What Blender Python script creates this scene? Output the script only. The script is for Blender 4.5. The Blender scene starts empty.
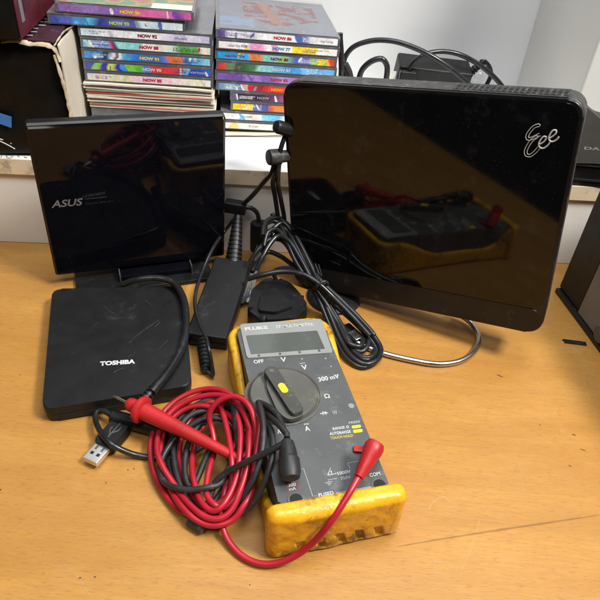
import bpy, bmesh, math, random
from mathutils import Matrix, Vector, noise
R = math.radians
random.seed(7)
sc = bpy.context.scene
COL = sc.collection
S = 0.001                                   # everything below is written in millimetres

# ------------------------------------------------------------------ camera
CH, CF, CT, CR = 372.53, 608.63, R(38.21), R(5.03)
fwd = Vector((0, math.cos(CT), -math.sin(CT)))
up0 = Vector((0, math.sin(CT), math.cos(CT)))
ri = Vector((1, 0, 0)) * math.cos(CR) + up0 * math.sin(CR)
up = up0 * math.cos(CR) - Vector((1, 0, 0)) * math.sin(CR)
EYE = Vector((0, 0, CH))
cam = bpy.data.cameras.new('camera')
cam.sensor_fit = 'HORIZONTAL'; cam.sensor_width = 36
cam.lens = 36 * CF / 600
cam.clip_start = 0.01; cam.clip_end = 50
co = bpy.data.objects.new('camera', cam); COL.objects.link(co)
mw = Matrix((ri, up, -fwd)).transposed().to_4x4(); mw.translation = EYE * S
co.matrix_world = mw
sc.camera = co

def ray(x, y): return fwd + ri * ((x - 300) / CF) + up * ((300 - y) / CF)
def at(x, y, z=0.0):                        # where the sight line of a photo point meets the level z
    d = ray(x, y); return EYE + d * ((z - CH) / d.z)
def on_plane(x, y, o, n):
    d = ray(x, y); return EYE + d * ((Vector(o) - EYE).dot(n) / d.dot(n))

# ------------------------------------------------------------------ objects
FR = {}
def thing(name, label, cat, M=None, group=None):
    o = bpy.data.objects.new(name, None); COL.objects.link(o)
    o.empty_display_size = 0.02
    M = M or Matrix()
    FR[o.name] = M
    m = M.copy(); m.translation = M.translation * S
    o.matrix_world = m
    o['label'] = label; o['category'] = cat
    if group: o['group'] = group
    return o
def frame_of(o): return FR[o.name] if o else Matrix()

def link(name, me, mat, parent=None, label=None):
    o = bpy.data.objects.new(name, me); COL.objects.link(o)
    if mat is not None and not me.materials:
        for m in (mat if isinstance(mat, (list, tuple)) else [mat]): me.materials.append(m)
    if parent: o.parent = parent; FR[o.name] = FR[parent.name]
    if label: o['label'] = label
    return o

def finish(bm, name, mat, parent=None, world=False, angle=38, label=None, flat=False):
    if world and parent: bm.transform(FR[parent.name].inverted())
    bmesh.ops.recalc_face_normals(bm, faces=bm.faces)
    for f in bm.faces: f.smooth = not flat
    a = R(angle)
    for e in bm.edges:
        if len(e.link_faces) == 2 and e.calc_face_angle(0) > a: e.smooth = False
    bm.transform(Matrix.Scale(S, 4))
    me = bpy.data.meshes.new(name); bm.to_mesh(me); bm.free()
    o = link(name, me, mat, parent, label)
    if len(me.polygons) < 700 and not flat:      # big flat faces keep flat normals beside their bevels
        w_ = o.modifiers.new('weighted normals', 'WEIGHTED_NORMAL'); w_.keep_sharp = True; w_.weight = 100
    return o

def add_box(bm, lo, hi, bev=0, seg=2, M=None):
    b = bmesh.new(); bmesh.ops.create_cube(b, size=1)
    for v in b.verts:
        v.co = Vector([lo[i] + (v.co[i] + .5) * (hi[i] - lo[i]) for i in range(3)])
    if bev: bmesh.ops.bevel(b, geom=b.edges[:], offset=bev, segments=seg, profile=.5, affect='EDGES')
    merge(bm, b, M)
def merge(bm, b, M=None):
    if M is not None: b.transform(M)
    vm = [bm.verts.new(v.co) for v in b.verts]
    b.verts.index_update()
    for f in b.faces:
        try: bm.faces.new([vm[v.index] for v in f.verts])
        except ValueError: pass
    b.free()
def box(name, lo, hi, mat, parent=None, bev=0, seg=2, M=None, world=False, label=None):
    bm = bmesh.new(); add_box(bm, lo, hi, bev, seg, M)
    return finish(bm, name, mat, parent, world, label=label)

def add_prism(bm, pts, z0, z1, bev=0, seg=2, M=None, ends='both'):
    b = bmesh.new()
    lo = [b.verts.new((x, y, z0)) for x, y in pts]; hi = [b.verts.new((x, y, z1)) for x, y in pts]
    n = len(pts)
    b.faces.new(lo[::-1]); b.faces.new(hi)
    for i in range(n): b.faces.new((lo[i], lo[(i+1) % n], hi[(i+1) % n], hi[i]))
    if bev:
        es = [e for e in b.edges if (abs(e.verts[0].co.z - z1) < 1e-6 and abs(e.verts[1].co.z - z1) < 1e-6) or
              (ends == 'both' and abs(e.verts[0].co.z - z0) < 1e-6 and abs(e.verts[1].co.z - z0) < 1e-6)]
        bmesh.ops.bevel(b, geom=es, offset=bev, segments=seg, profile=.5, affect='EDGES')
    merge(bm, b, M)
def prism(name, pts, z0, z1, mat, parent=None, bev=0, seg=2, M=None, world=False, ends='both', label=None):
    bm = bmesh.new(); add_prism(bm, pts, z0, z1, bev, seg, M, ends)
    return finish(bm, name, mat, parent, world, label=label)

def rounded(w0, h0, w1, h1, r, n=6):        # outline of a rounded rectangle
    out = []
    for cx, cy, a0 in ((w1-r, h1-r, 0), (w0+r, h1-r, 90), (w0+r, h0+r, 180), (w1-r, h0+r, 270)):
        for k in range(n+1):
            a = R(a0 + 90*k/n); out.append((cx + r*math.cos(a), cy + r*math.sin(a)))
    return out
def round_poly(pts, r, n=5):                # any convex outline with rounded corners
    out = []; N = len(pts)
    for i in range(N):
        p = Vector(pts[i]); a = (Vector(pts[i-1]) - p); b = (Vector(pts[(i+1) % N]) - p)
        rr = min(r, a.length*.45, b.length*.45)
        a = p + a.normalized()*rr; b = p + b.normalized()*rr
        for k in range(n+1):
            t = k/n; q = a*(1-t)**2 + p*2*t*(1-t) + b*t*t
            out.append((q.x, q.y))
    return out

def smooth_path(pts, step=3.0, closed=False):
    P = [Vector(p) for p in pts]; N = len(P); out = []
    rng = range(N if closed else N-1)
    for i in rng:
        if closed: p0, p1, p2, p3 = P[i-1], P[i], P[(i+1) % N], P[(i+2) % N]
        else: p0, p1, p2, p3 = P[max(i-1, 0)], P[i], P[i+1], P[min(i+2, N-1)]
        n = max(2, int((p2-p1).length/step))
        def tj(a, b): return max((b-a).length, 1e-4)**.5
        t0 = 0; t1 = t0+tj(p0, p1); t2 = t1+tj(p1, p2); t3 = t2+tj(p2, p3)
        for k in range(n):
            t = t1 + (t2-t1)*k/n
            A1 = p0*((t1-t)/(t1-t0)) + p1*((t-t0)/(t1-t0)) if t1 > t0+1e-3 else p1
            A2 = p1*((t2-t)/(t2-t1)) + p2*((t-t1)/(t2-t1))
            A3 = p2*((t3-t)/(t3-t2)) + p3*((t-t2)/(t3-t2)) if t3 > t2+1e-3 else p2
            B1 = A1*((t2-t)/(t2-t0)) + A2*((t-t0)/(t2-t0)); B2 = A2*((t3-t)/(t3-t1)) + A3*((t-t1)/(t3-t1))
            out.append(B1*((t2-t)/(t2-t1)) + B2*((t-t1)/(t2-t1)))
    if not closed: out.append(P[-1].copy())
    return out
def add_tube(bm, pts, r, seg=10, closed=False, smooth=True, step=3.0, flat=1.0, cap=True):
    P = smooth_path(pts, step, closed) if smooth else [Vector(p) for p in pts]
    n = len(P)
    rad = (lambda i: r) if not callable(r) else (lambda i: r(i/(n-1)))
    T = []
    for i in range(n):
        a = P[i-1] if (i or closed) else P[0]; b = P[(i+1) % n] if (i < n-1 or closed) else P[-1]
        T.append((b-a).normalized())
    N = T[0].orthogonal().normalized()
    rings = []
    for i in range(n):
        N = (N - T[i]*N.dot(T[i])).normalized(); B = T[i].cross(N)
        rr = rad(i)
        rings.append([bm.verts.new(P[i] + (N*math.cos(2*math.pi*k/seg) + B*math.sin(2*math.pi*k/seg)*flat)*rr) for k in range(seg)])
    for i in range(n if closed else n-1):
        A, Bq = rings[i], rings[(i+1) % n]
        for k in range(seg): bm.faces.new((A[k], A[(k+1) % seg], Bq[(k+1) % seg], Bq[k]))
    if not closed and cap:
        bm.faces.new(rings[0][::-1]); bm.faces.new(rings[-1])
def tube(name, pts, r, mat, parent=None, world=True, label=None, **k):
    bm = bmesh.new(); add_tube(bm, pts, r, **k)
    return finish(bm, name, mat, parent, world, angle=50, label=label)
def px(*pts): return [at(x, y, z) for x, y, z in pts]

def add_lathe(bm, prof, a, b, seg=24):      # profile (distance along a->b, radius)
    a, b = Vector(a), Vector(b); t = (b-a).normalized(); n = t.orthogonal().normalized(); m = t.cross(n)
    rings = []
    for d, r in prof:
        rings.append([bm.verts.new(a + t*d + (n*math.cos(2*math.pi*k/seg) + m*math.sin(2*math.pi*k/seg))*max(r, .01)) for k in range(seg)])
    for A, B in zip(rings, rings[1:]):
        for k in range(seg): bm.faces.new((A[k], A[(k+1) % seg], B[(k+1) % seg], B[k]))
    bm.faces.new(rings[0][::-1]); bm.faces.new(rings[-1])
def lathe(name, prof, a, b, mat, parent=None, world=True, seg=24, label=None):
    bm = bmesh.new(); add_lathe(bm, prof, a, b, seg)
    return finish(bm, name, mat, parent, world, label=label)
def ribbed(L, r0, r1, n=7, gap=.75):        # strain relief profile
    out = []
    for k in range(n):
        u0, u1 = k/n, (k+.62)/n
        ra, rb = r0+(r1-r0)*u0, r0+(r1-r0)*u1
        out += [(L*u0, ra*gap), (L*u0+.15, ra), (L*u1, rb), (L*u1+.15, rb*gap)]
    return out + [(L, r1*gap)]

def text(name, body, p0, p1, p2, mat, parent, lift=.18, font_w=None, squash=True, bold=.0):
    """raised print: body's box is laid on p0 (bottom left), p1 (bottom right), p2 (top left), parent's local mm"""
    cu = bpy.data.curves.new('print', 'FONT'); cu.body = body; cu.size = 1; cu.resolution_u = 3
    cu.offset = bold
    t = bpy.data.objects.new('print', cu); COL.objects.link(t)
    dg = bpy.context.evaluated_depsgraph_get()
    me = bpy.data.meshes.new_from_object(t.evaluated_get(dg))
    bpy.data.objects.remove(t); bpy.data.curves.remove(cu)
    xs = [v.co.x for v in me.vertices]; ys = [v.co.y for v in me.vertices]
    x0, x1, y0, y1 = min(xs), max(xs), min(ys), max(ys)
    p0, p1, p2 = Vector(p0), Vector(p1), Vector(p2)
    ex, ey = (p1-p0)/(x1-x0), (p2-p0)/(y1-y0); ez = ex.cross(ey).normalized()*lift
    for v in me.vertices: v.co = (p0 + ex*(v.co.x-x0) + ey*(v.co.y-y0) + ez)*S
    me.name = name; me.materials.clear()
    return link(name, me, mat, parent)

def painted(name, P, nx, ny, func, mat, parent=None, M=None):
    """a printed sheet: P(u,v) gives the point, func(u,v) the ink colour (linear)"""
    me = bpy.data.meshes.new(name)
    vs = [P(i/nx, j/ny)*S for j in range(ny+1) for i in range(nx+1)]
    fs = [(j*(nx+1)+i, j*(nx+1)+i+1, (j+1)*(nx+1)+i+1, (j+1)*(nx+1)+i) for j in range(ny) for i in range(nx)]
    me.from_pydata(vs, [], fs)
    ca = me.color_attributes.new('ink', 'FLOAT_COLOR', 'CORNER')
    k = 0
    for j in range(ny):
        for i in range(nx):
            for (a, b) in ((i, j), (i+1, j), (i+1, j+1), (i, j+1)):
                c = func(a/nx, b/ny); ca.data[k].color = (c[0], c[1], c[2], 1); k += 1
    return link(name, me, mat, parent)

# ------------------------------------------------------------------ materials
def mat(name, col, rough=.5, metal=0, spec=.5, var=.15, vscale=40, bump=0, bscale=300, dust=None, dscale=60, dthr=.6,
        rvar=.1, coat=0, alpha=1, trans=0, ior=1.45, attr=None, spots=None, grime=None):
    m = bpy.data.materials.new(name); m.use_nodes = True
    nt = m.node_tree; N = nt.nodes; L = nt.links
    b = N['Principled BSDF']
    b.inputs['Metallic'].default_value = metal; b.inputs['Specular IOR Level'].default_value = spec
    b.inputs['Coat Weight'].default_value = coat; b.inputs['Coat Roughness'].default_value = .08
    b.inputs['Transmission Weight'].default_value = trans; b.inputs['IOR'].default_value = ior
    b.inputs['Alpha'].default_value = alpha
    tc = N.new('ShaderNodeTexCoord')
    def nz(scale, detail=4, rough=.55, vec=None):
        n = N.new('ShaderNodeTexNoise'); n.inputs['Scale'].default_value = scale; n.inputs['Detail'].default_value = detail
        n.inputs['Roughness'].default_value = rough
        L.new(vec or tc.outputs['Object'], n.inputs['Vector']); return n.outputs['Fac']
    def rng(v, a, b2, c, d):
        r = N.new('ShaderNodeMapRange'); L.new(v, r.inputs[0])
        for i, q in enumerate((a, b2, c, d)): r.inputs[i+1].default_value = q
        return r.outputs[0]
    def mix(f, a, c):
        x = N.new('ShaderNodeMix'); x.data_type = 'RGBA'
        for s, v in ((0, f), (6, a), (7, c)):
            if hasattr(v, 'is_linked'): L.new(v, x.inputs[s])
            else: x.inputs[s].default_value = v if s == 0 else (*v, 1)
        return x.outputs[2]
    if attr:
        a = N.new('ShaderNodeAttribute'); a.attribute_name = attr; base = a.outputs['Color']
        h = N.new('ShaderNodeHueSaturation'); L.new(base, h.inputs['Color'])
        L.new(rng(nz(vscale), .3, .7, 1-var, 1+var), h.inputs['Value']); c = h.outputs[0]
    else:
        c = mix(rng(nz(vscale), .32, .68, 0, 1), [x*(1-var) for x in col], [min(x*(1+var), 1) for x in col])
    if dust:
        f = rng(nz(dscale, 8, .72), dthr, dthr+.16, 0, dust[3] if len(dust) > 3 else 1)
        c = mix(f, c, dust[:3])
    if grime:                                # smeared dirt: (r,g,b,amount,scale,threshold)
        f = rng(nz(grime[4], 10, .78), grime[5], grime[5]+.1, 0, grime[3])
        c = mix(f, c, grime[:3])
    if spots:                                # small specks: (r,g,b,scale,size)
        v = N.new('ShaderNodeTexVoronoi'); v.inputs['Scale'].default_value = spots[3]; L.new(tc.outputs['Object'], v.inputs['Vector'])
        keep = N.new('ShaderNodeMath'); keep.operation = 'GREATER_THAN'; keep.inputs[1].default_value = spots[5] if len(spots) > 5 else .6
        sp = N.new('ShaderNodeSeparateColor'); L.new(v.outputs['Color'], sp.inputs[0]); L.new(sp.outputs[0], keep.inputs[0])
        mm = N.new('ShaderNodeMath'); mm.operation = 'MULTIPLY'
        L.new(rng(v.outputs['Distance'], spots[4]*.5, spots[4], 1, 0), mm.inputs[0]); L.new(keep.outputs[0], mm.inputs[1])
        c = mix(mm.outputs[0], c, spots[:3])
    L.new(c, b.inputs['Base Color'])
    L.new(rng(nz(vscale*1.7, 6), .3, .7, max(rough-rvar, .02), min(rough+rvar, 1)), b.inputs['Roughness'])
    if bump:
        bp = N.new('ShaderNodeBump'); bp.inputs['Strength'].default_value = bump; bp.inputs['Distance'].default_value = .0006
        L.new(nz(bscale, 3), bp.inputs['Height']); L.new(bp.outputs[0], b.inputs['Normal'])
    return m

def wood_material():
    m = bpy.data.materials.new('beech laminate'); m.use_nodes = True
    nt = m.node_tree; N = nt.nodes; L = nt.links; b = N['Principled BSDF']
    tc = N.new('ShaderNodeTexCoord')
    def mapped(sx, sy, rot=R(3)):
        mp = N.new('ShaderNodeMapping'); mp.inputs['Scale'].default_value = (sx, sy, 1); mp.inputs['Rotation'].default_value = (0, 0, rot)
        L.new(tc.outputs['Object'], mp.inputs['Vector']); return mp.outputs[0]
    def nz(vec, scale, detail=4, rough=.55, dist=0):
        n = N.new('ShaderNodeTexNoise'); n.inputs['Scale'].default_value = scale; n.inputs['Detail'].default_value = detail
        n.inputs['Roughness'].default_value = rough; n.inputs['Distortion'].default_value = dist
        L.new(vec, n.inputs['Vector']); return n.outputs['Fac']
    def rng(v, a, b2, c, d):
        r = N.new('ShaderNodeMapRange'); L.new(v, r.inputs[0])
        for i, q in enumerate((a, b2, c, d)): r.inputs[i+1].default_value = q
        return r.outputs[0]
    def mix(f, a, c, mode='MIX'):
        x = N.new('ShaderNodeMix'); x.data_type = 'RGBA'; x.blend_type = mode
        for s, v in ((0, f), (6, a), (7, c)):
            if hasattr(v, 'is_linked'): L.new(v, x.inputs[s])
            else: x.inputs[s].default_value = v if s == 0 else (*v, 1)
        return x.outputs[2]
    broad = nz(mapped(1.2, 9), 4, 3, .5, .6)
    fine = nz(mapped(6, 60), 7, 5, .6, .3)
    fleck = nz(mapped(22, 170), 7, 2, .5)
    c = mix(rng(broad, .3, .7, 0, 1), (.385, .182, .035), (.50, .255, .055))
    c = mix(rng(fine, .35, .7, .5, 0), c, (.33, .16, .042))
    c = mix(rng(nz(mapped(30, 260), 7, 4, .65), .5, .7, 0, .4), c, (.47, .245, .07))
    c = mix(rng(nz(mapped(2.2, 3.5), 3, 6, .6), .42, .68, 0, .38), c, (.36, .155, .032))
    c = mix(rng(fleck, .56, .68, 0, .5), c, (.25, .115, .03))
    # rubbed and scuffed patches, then small dirt
    c = mix(rng(nz(mapped(9, 12), 3, 7, .7), .55, .75, 0, .35), c, (.46, .245, .078))
    v = N.new('ShaderNodeTexVoronoi'); v.inputs['Scale'].default_value = 34; L.new(mapped(.8, 1.3), v.inputs['Vector'])
    sp = N.new('ShaderNodeSeparateColor'); L.new(v.outputs['Color'], sp.inputs[0])
    g = N.new('ShaderNodeMath'); g.operation = 'GREATER_THAN'; g.inputs[1].default_value = .72; L.new(sp.outputs[0], g.inputs[0])
    w = N.new('ShaderNodeMath'); w.operation = 'MULTIPLY'; L.new(rng(v.outputs['Distance'], .01, .04, .7, 0), w.inputs[0]); L.new(g.outputs[0], w.inputs[1])
    c = mix(w.outputs[0], c, (.16, .07, .02))
    L.new(c, b.inputs['Base Color'])
    L.new(rng(nz(mapped(5, 8), 6, 5, .6), .3, .7, .26, .5), b.inputs['Roughness'])
    b.inputs['Specular IOR Level'].default_value = .4
    bp = N.new('ShaderNodeBump'); bp.inputs['Strength'].default_value = .12; bp.inputs['Distance'].default_value = .0004
    L.new(fleck, bp.inputs['Height']); L.new(bp.outputs[0], b.inputs['Normal'])
    return m

GREY = (.5, .48, .44)
M_wood = wood_material()
M_wall = mat('white painted wall', (.74, .745, .75), .75, var=.03, vscale=5, dust=(.5, .49, .47, .5), dscale=9, dthr=.62, bump=.15, bscale=120)
M_pier = mat('shaded pier white', (.66, .645, .61), .75, var=.03, vscale=5, dust=(.45, .44, .41, .5), dscale=14, dthr=.62, bump=.15, bscale=120)  # wall white made darker and warmer, the pier's shade put into its colour
M_board = mat('white melamine board', (.78, .765, .73), .45, var=.03, vscale=8, dust=(.45, .40, .33, .45), dscale=22, dthr=.6)
M_edge = mat('beige edge band', (.72, .60, .42), .5, var=.08, vscale=30, dust=(.24, .19, .14, .85), dscale=38, dthr=.52)
M_blackgloss = mat('glossy black panel', (.0035, .0035, .004), .05, spec=.48, var=.2, rvar=.02, spots=(.03, .03, .03, 520, .22, .8), dust=(.035, .035, .034, .55), dscale=28, dthr=.55)
M_blackgloss2 = mat('glossy black lid', (.003, .003, .005), .035, spec=.28, var=.2, rvar=.015, spots=(.03, .03, .03, 380, .15, .8))
M_black = mat('black plastic', (.009, .009, .0095), .4, spec=.4, var=.25, rvar=.1, dust=(.10, .10, .095, .35), dscale=90, dthr=.58, bump=.1, bscale=900)
M_blackmat = mat('matt black plastic', (.0085, .0085, .009), .48, spec=.36, var=.2, rvar=.07, dust=(.09, .09, .088, .35), dscale=32, dthr=.60, bump=.15, bscale=1500)
M_frame = mat('satin black frame', (.008, .008, .0085), .3, var=.2, rvar=.06, dust=(.06, .06, .058, .3), dscale=90, dthr=.58)
M_shell = mat('dusty black shell', (.022, .022, .022), .5, var=.2, dust=(.17, .165, .155, .6), dscale=110, dthr=.52, bump=.15, bscale=1200)
M_cable = mat('black cable', (.015, .015, .016), .27, var=.25, rvar=.08, dust=(.08, .08, .075, .4), dscale=120, dthr=.56)
M_rubber = mat('black rubber lead', (.022, .022, .023), .45, var=.3, rvar=.1, dust=(.11, .105, .1, .5), dscale=110, dthr=.55)
M_redlead = mat('red silicone lead', (.37, .012, .024), .36, var=.18, rvar=.1, dust=(.26, .02, .02, .6), dscale=90, dthr=.56)
M_redplastic = mat('red grip plastic', (.42, .015, .018), .4, var=.14, rvar=.1, dust=(.2, .025, .02, .6), dscale=110, dthr=.56, bump=.15, bscale=700)
M_yellow = mat('worn yellow rubber', (.74, .37, .014), .34, var=.14, vscale=60, rvar=.12, dust=(.24, .12, .02, .85), dscale=48, dthr=.53, grime=(.05, .028, .012, .85, 30, .515), bump=.7, bscale=260)
M_metergrey = mat('dark grey plastic', (.080, .084, .085), .5, var=.1, rvar=.08, dust=(.19, .185, .17, .6), dscale=60, dthr=.54, bump=.2, bscale=1600)
M_bezel = mat('light grey bezel', (.25, .26, .245), .45, var=.08, dust=(.12, .115, .1, .5), dscale=80, dthr=.56)
M_lcd = mat('grey display glass', (.085, .095, .085), .22, var=.08, rvar=.05, coat=.4, dust=(.2, .2, .18, .25), dscale=80, dthr=.57)
M_dial = mat('olive grey dial', (.085, .083, .072), .45, var=.12, dust=(.24, .22, .16, .55), dscale=75, dthr=.55, bump=.15, bscale=1200)
M_dialbar = mat('dark dial bar', (.05, .05, .046), .42, var=.15, dust=(.22, .2, .15, .5), dscale=90, dthr=.56)
M_hole = mat('dark socket', (.006, .006, .006), .6)
M_bzprint = mat('worn pale print', (.46, .47, .45), .5, var=.1, vscale=300, dust=(.24, .25, .235, .9), dscale=240, dthr=.52)
M_print = mat('white print', (.56, .57, .56), .6, var=.15, vscale=300, dust=(.13, .13, .13, .85), dscale=300, dthr=.53)
M_printdim = mat('faded print', (.36, .37, .36), .6, var=.12, vscale=300)
M_ypaint = mat('yellow marking', (.80, .62, .02), .5, var=.08)
M_yprint = mat('yellow print', (.55, .42, .06), .6, var=.1)
M_rprint = mat('red print', (.55, .05, .06), .6, var=.1)
M_silverprint = mat('silver print', (.50, .50, .48), .35, metal=.4, var=.1)
M_greyprint = mat('grey print', (.16, .16, .165), .45, var=.1)
M_darkprint = mat('dark print', (.03, .03, .034), .4, var=.1)  # very dark grey ink of the small lettering
M_chrome = mat('chromed wire', (.52, .51, .5), .26, metal=1, var=.06, rvar=.06)
M_metal = mat('brushed steel', (.55, .55, .54), .3, metal=1, var=.1, rvar=.1)
M_usbmetal = mat('tin plated steel', (.70, .69, .67), .32, metal=.85, var=.08, rvar=.1)
M_case = mat('smoky clear case plastic', (.11, .11, .12), .16, var=.2, rvar=.08, spec=.6, dust=(.36, .36, .37, .4), dscale=60, dthr=.56)
M_clear = mat('clear lid plastic', (.3, .3, .32), .14, alpha=.16, var=.02, rvar=.05, spec=.25)
M_ink = mat('printed card', (1, 1, 1), .4, attr='ink', var=.06, vscale=200, rvar=.06, coat=.15)
M_cream = mat('cream card', (.60, .54, .44), .8, var=.1, vscale=60, dust=(.38, .31, .22, .6), dscale=60, dthr=.55)
M_redcard = mat('red card', (.42, .07, .05), .7, var=.15)
M_darkcard = mat('dark card', (.045, .035, .03), .7, var=.2)
M_carton = mat('crinkled black carton', (.006, .006, .006), .38, spec=.22, var=.3, rvar=.1, dust=(.10, .095, .09, .25), dscale=60, dthr=.64, bump=.8, bscale=45)
M_page = mat('off white card', (.52, .46, .37), .8, var=.08, vscale=30, dust=(.42, .34, .24, .7), dscale=26, dthr=.55, bump=.25, bscale=90)
M_maroon = mat('maroon card', (.075, .005, .011), .5, var=.2, rvar=.1)
M_plum = mat('dark plum card', (.035, .010, .016), .45, var=.25, dust=(.2, .17, .15, .4), dscale=60, dthr=.6)
M_blue = mat('blue sticker', (.05, .20, .55), .5, var=.1)
M_film = mat('clear film', (.72, .73, .74), .12, var=.08, rvar=.06, spec=.9, alpha=.45, metal=.25, bump=.5, bscale=70)
M_towerdark = mat('dark brown grey case', (.008, .008, .008), .42, spec=.3, var=.15, rvar=.08, dust=(.06, .055, .05, .5), dscale=30, dthr=.56)
M_towergrey = mat('warm grey panel', (.15, .145, .138), .55, var=.06, dust=(.12, .11, .1, .4), dscale=30, dthr=.58)
M_devgrey = mat('charcoal face', (.075, .073, .070), .5, var=.1, rvar=.08)
M_scratch = mat('pale scratch', (.66, .46, .24), .6, var=.12, alpha=.24)
M_crease = mat('brown crease', (.20, .095, .028), .6, var=.3, vscale=60, alpha=.3)
M_speck = mat('dirt speck', (.09, .045, .016), .7, var=.3)

# ------------------------------------------------------------------ setting
YA = R(5.02)
SH = Matrix.Translation((0, 552.8, 0)) @ Matrix.Rotation(YA, 4, 'Z')     # frame of the shelf front
SHn = SH.to_3x3() @ Vector((0, 1, 0))
def struct(o):
    o['kind'] = 'structure'; return o

DESK_FRONT = 95
bm = bmesh.new()
add_prism(bm, [(-620, -161), (300, 152), (720, 152), (720, 840), (-620, 840)], -25, 0, 1.5, 2)
desk = struct(finish(bm, 'desk_surface', M_wood))
def strip(name, pts, w, m, lift=.2):
    P = smooth_path([at(x, y, 0) for x, y in pts], 6)
    bm = bmesh.new(); L_, R_ = [], []
    for i, p in enumerate(P):
        t = (P[min(i+1, len(P)-1)] - P[max(i-1, 0)]).normalized(); n = Vector((-t.y, t.x, 0))
        ww = w*(.15 + .85*math.sin(math.pi*(i+.3)/(len(P)-.4))**.6)*random.uniform(.6, 1.2)/2
        L_.append(bm.verts.new(p + n*ww + Vector((0, 0, lift)))); R_.append(bm.verts.new(p - n*ww + Vector((0, 0, lift))))
    for i in range(len(P)-1): bm.faces.new((L_[i], R_[i], R_[i+1], L_[i+1]))
    return finish(bm, name, m, desk)
FR[desk.name] = Matrix()
strip('crease', [(396, 547), (430, 541), (480, 533), (540, 524), (600, 515)], 1.7, M_crease)
for pts, w in (([(480, 517), (474, 540), (466, 560), (458, 580)], .7), ([(404, 508), (440, 515), (500, 522), (560, 531)], .45),
               ([(429, 510), (432, 503), (437, 499)], 1.6), ([(437, 499), (444, 497), (450, 503)], 1.3), ([(462, 440), (468, 460), (472, 478)], .4),
               ([(532, 370), (545, 395), (558, 418)], .5), ([(582, 360), (586, 390), (598, 420)], .5), ([(60, 560), (80, 580), (92, 600)], .6),
               ([(125, 560), (140, 545), (152, 540)], .4), ([(410, 560), (414, 590)], .5), ([(45, 510), (20, 525), (5, 540)], .5),
               ([(512, 440), (520, 470), (524, 505)], .35), ([(432, 560), (436, 562), (440, 559)], 2)):
    strip('scratch', pts, w, M_scratch)
for x, y, w, l in ((106, 483, 1.5, 2), (80, 578, 1.8, 4), (134, 469, 1.2, 2.5), (60, 443, 1, 2), (0.5, 490, 2, 3), (500, 376, 2, 8), (574, 435, 1.8, 5),
                   (583, 450, 1, 8), (570, 466, .9, 4), (24, 468, .9, 2), (128, 470, 1, 2), (95, 577, 1.6, 3), (540, 425, .9, 2), (20, 375, .8, 2), (250, 585, .9, 2)):
    a = random.uniform(-.3, .5); p = at(x, y, 0)
    strip('speck', [(x-l*.35, y-l*a*.35), (x, y), (x+l*.35, y+l*a*.35)], w*.65, M_speck, .3)

# shelf behind the desk: a board with a beige edge on a white panel
shelf = thing('shelf', 'white shelf board with beige edge band along the back of the desk', 'shelf', SH)
box('panel', (-520, 3, 0.3), (430, 18, 82), M_board, shelf, .5)
box('board', (-520, 1.2, 82.2), (430, 262, 98), M_board, shelf, .6)
box('edge_band', (-520, -.6, 82), (430, 1, 98.1), M_edge, shelf, .3)

wall_y = 262.5
wb = SH @ Vector((0, wall_y, 0))
wall = struct(box('wall', (-700, wall_y, -200), (900, wall_y+60, 1100), M_wall, None, 0, M=SH))
A = SH.inverted() @ on_plane(515, 90, wb, SHn)
def pier_edge(x, y):
    d = SH.to_3x3().inverted() @ ray(x, y); e = SH.inverted() @ EYE
    return e + d*((A.x - e.x)/d.x)
Bp = pier_edge(579, 95)
print('pier', A, Bp)
pier = struct(box('wall_pier', (A.x, Bp.y, 98.3), (A.x+420, wall_y-.5, 1100), M_pier, None, 3, 3, M=SH))

# ------------------------------------------------------------------ small computer on its stand
EX, EY, EZ, EYAW, ELEAN, EROLL, EW, EH = 101.47, 452.77, 18.9, -23.37, 3.01, -8.75, 239.4, 199.8
ME = Matrix.Translation((EX, EY, EZ)) @ Matrix.Rotation(R(EYAW), 4, 'Z') @ Matrix.Rotation(R(-ELEAN), 4, 'X') @ Matrix.Rotation(R(EROLL), 4, 'Y')
# local: x across the front, z up the front, y into the depth
pc = thing('mini_computer', 'small black desktop computer with glossy front and white script logo on a wire stand', 'computer', ME)
XZ = Matrix.Rotation(R(90), 4, 'X')          # outline (x,y) -> (x,z), extrusion -> -y
W2, HE = EW/2, EH
prism('shell', rounded(-W2, 0, W2, HE, 13, 8), -27, -2.2, M_shell, pc, 2.2, 3, M=XZ)
prism('front_frame', rounded(-W2+.6, .6, W2-.6, HE-.6, 12.5, 8), -2.0, 1.2, M_frame, pc, 1.4, 3, M=XZ, ends='top')
fp = []
prism('front_panel', rounded(-W2+3.2, 25.8, W2-3.2, HE-3.0, 10, 8), 1.25, 2.2, M_blackgloss, pc, .6, 2, M=XZ, ends='top')
prism('lower_strip', rounded(-W2+3.4, 2.6, W2-3.4, 25.2, 8, 6), 1.25, 2.0, M_black, pc, .6, 2, M=XZ, ends='top')
bm = bmesh.new()
for k in range(19):
    x = 26 + k*4.3
    add_box(bm, (x, 6, HE-.25), (x+2.3, 13, HE+.35), 0, M=None); add_box(bm, (x, 15, HE-.25), (x+2.3, 22, HE+.35), 0)
finish(bm, 'vent', M_hole, pc)
bm = bmesh.new()
for k in range(20):
    x = 24.0 + k*4.3
    add_box(bm, (x, 5, HE-.4), (x+1.7, 23, HE+.42), .15, 1)
finish(bm, 'vent_rib', M_shell, pc)
def eloc(x, y, yy=-2.3):
    d = ME.to_3x3().inverted() @ ray(x, y); e = ME.inverted() @ EYE
    return e + d*((yy-e.y)/d.y)
def q(X, Y): return eloc(515+X/12, 115+Y/12)
lb = bmesh.new()
def outline(path, off):
    P = smooth_path([q(*p) for p in path], .8); n = len(P); L_, R_ = [], []
    for i in range(n):
        t = (P[min(i+1, n-1)]-P[max(i-1, 0)]).normalized(); nn = Vector((-t.z, 0, t.x))
        L_.append(P[i]+nn*off); R_.append(P[i]-nn*off)
    cap = [P[0] + (P[0]-P[1]).normalized()*off*.9]
    return L_[::-1] + cap + R_
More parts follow.
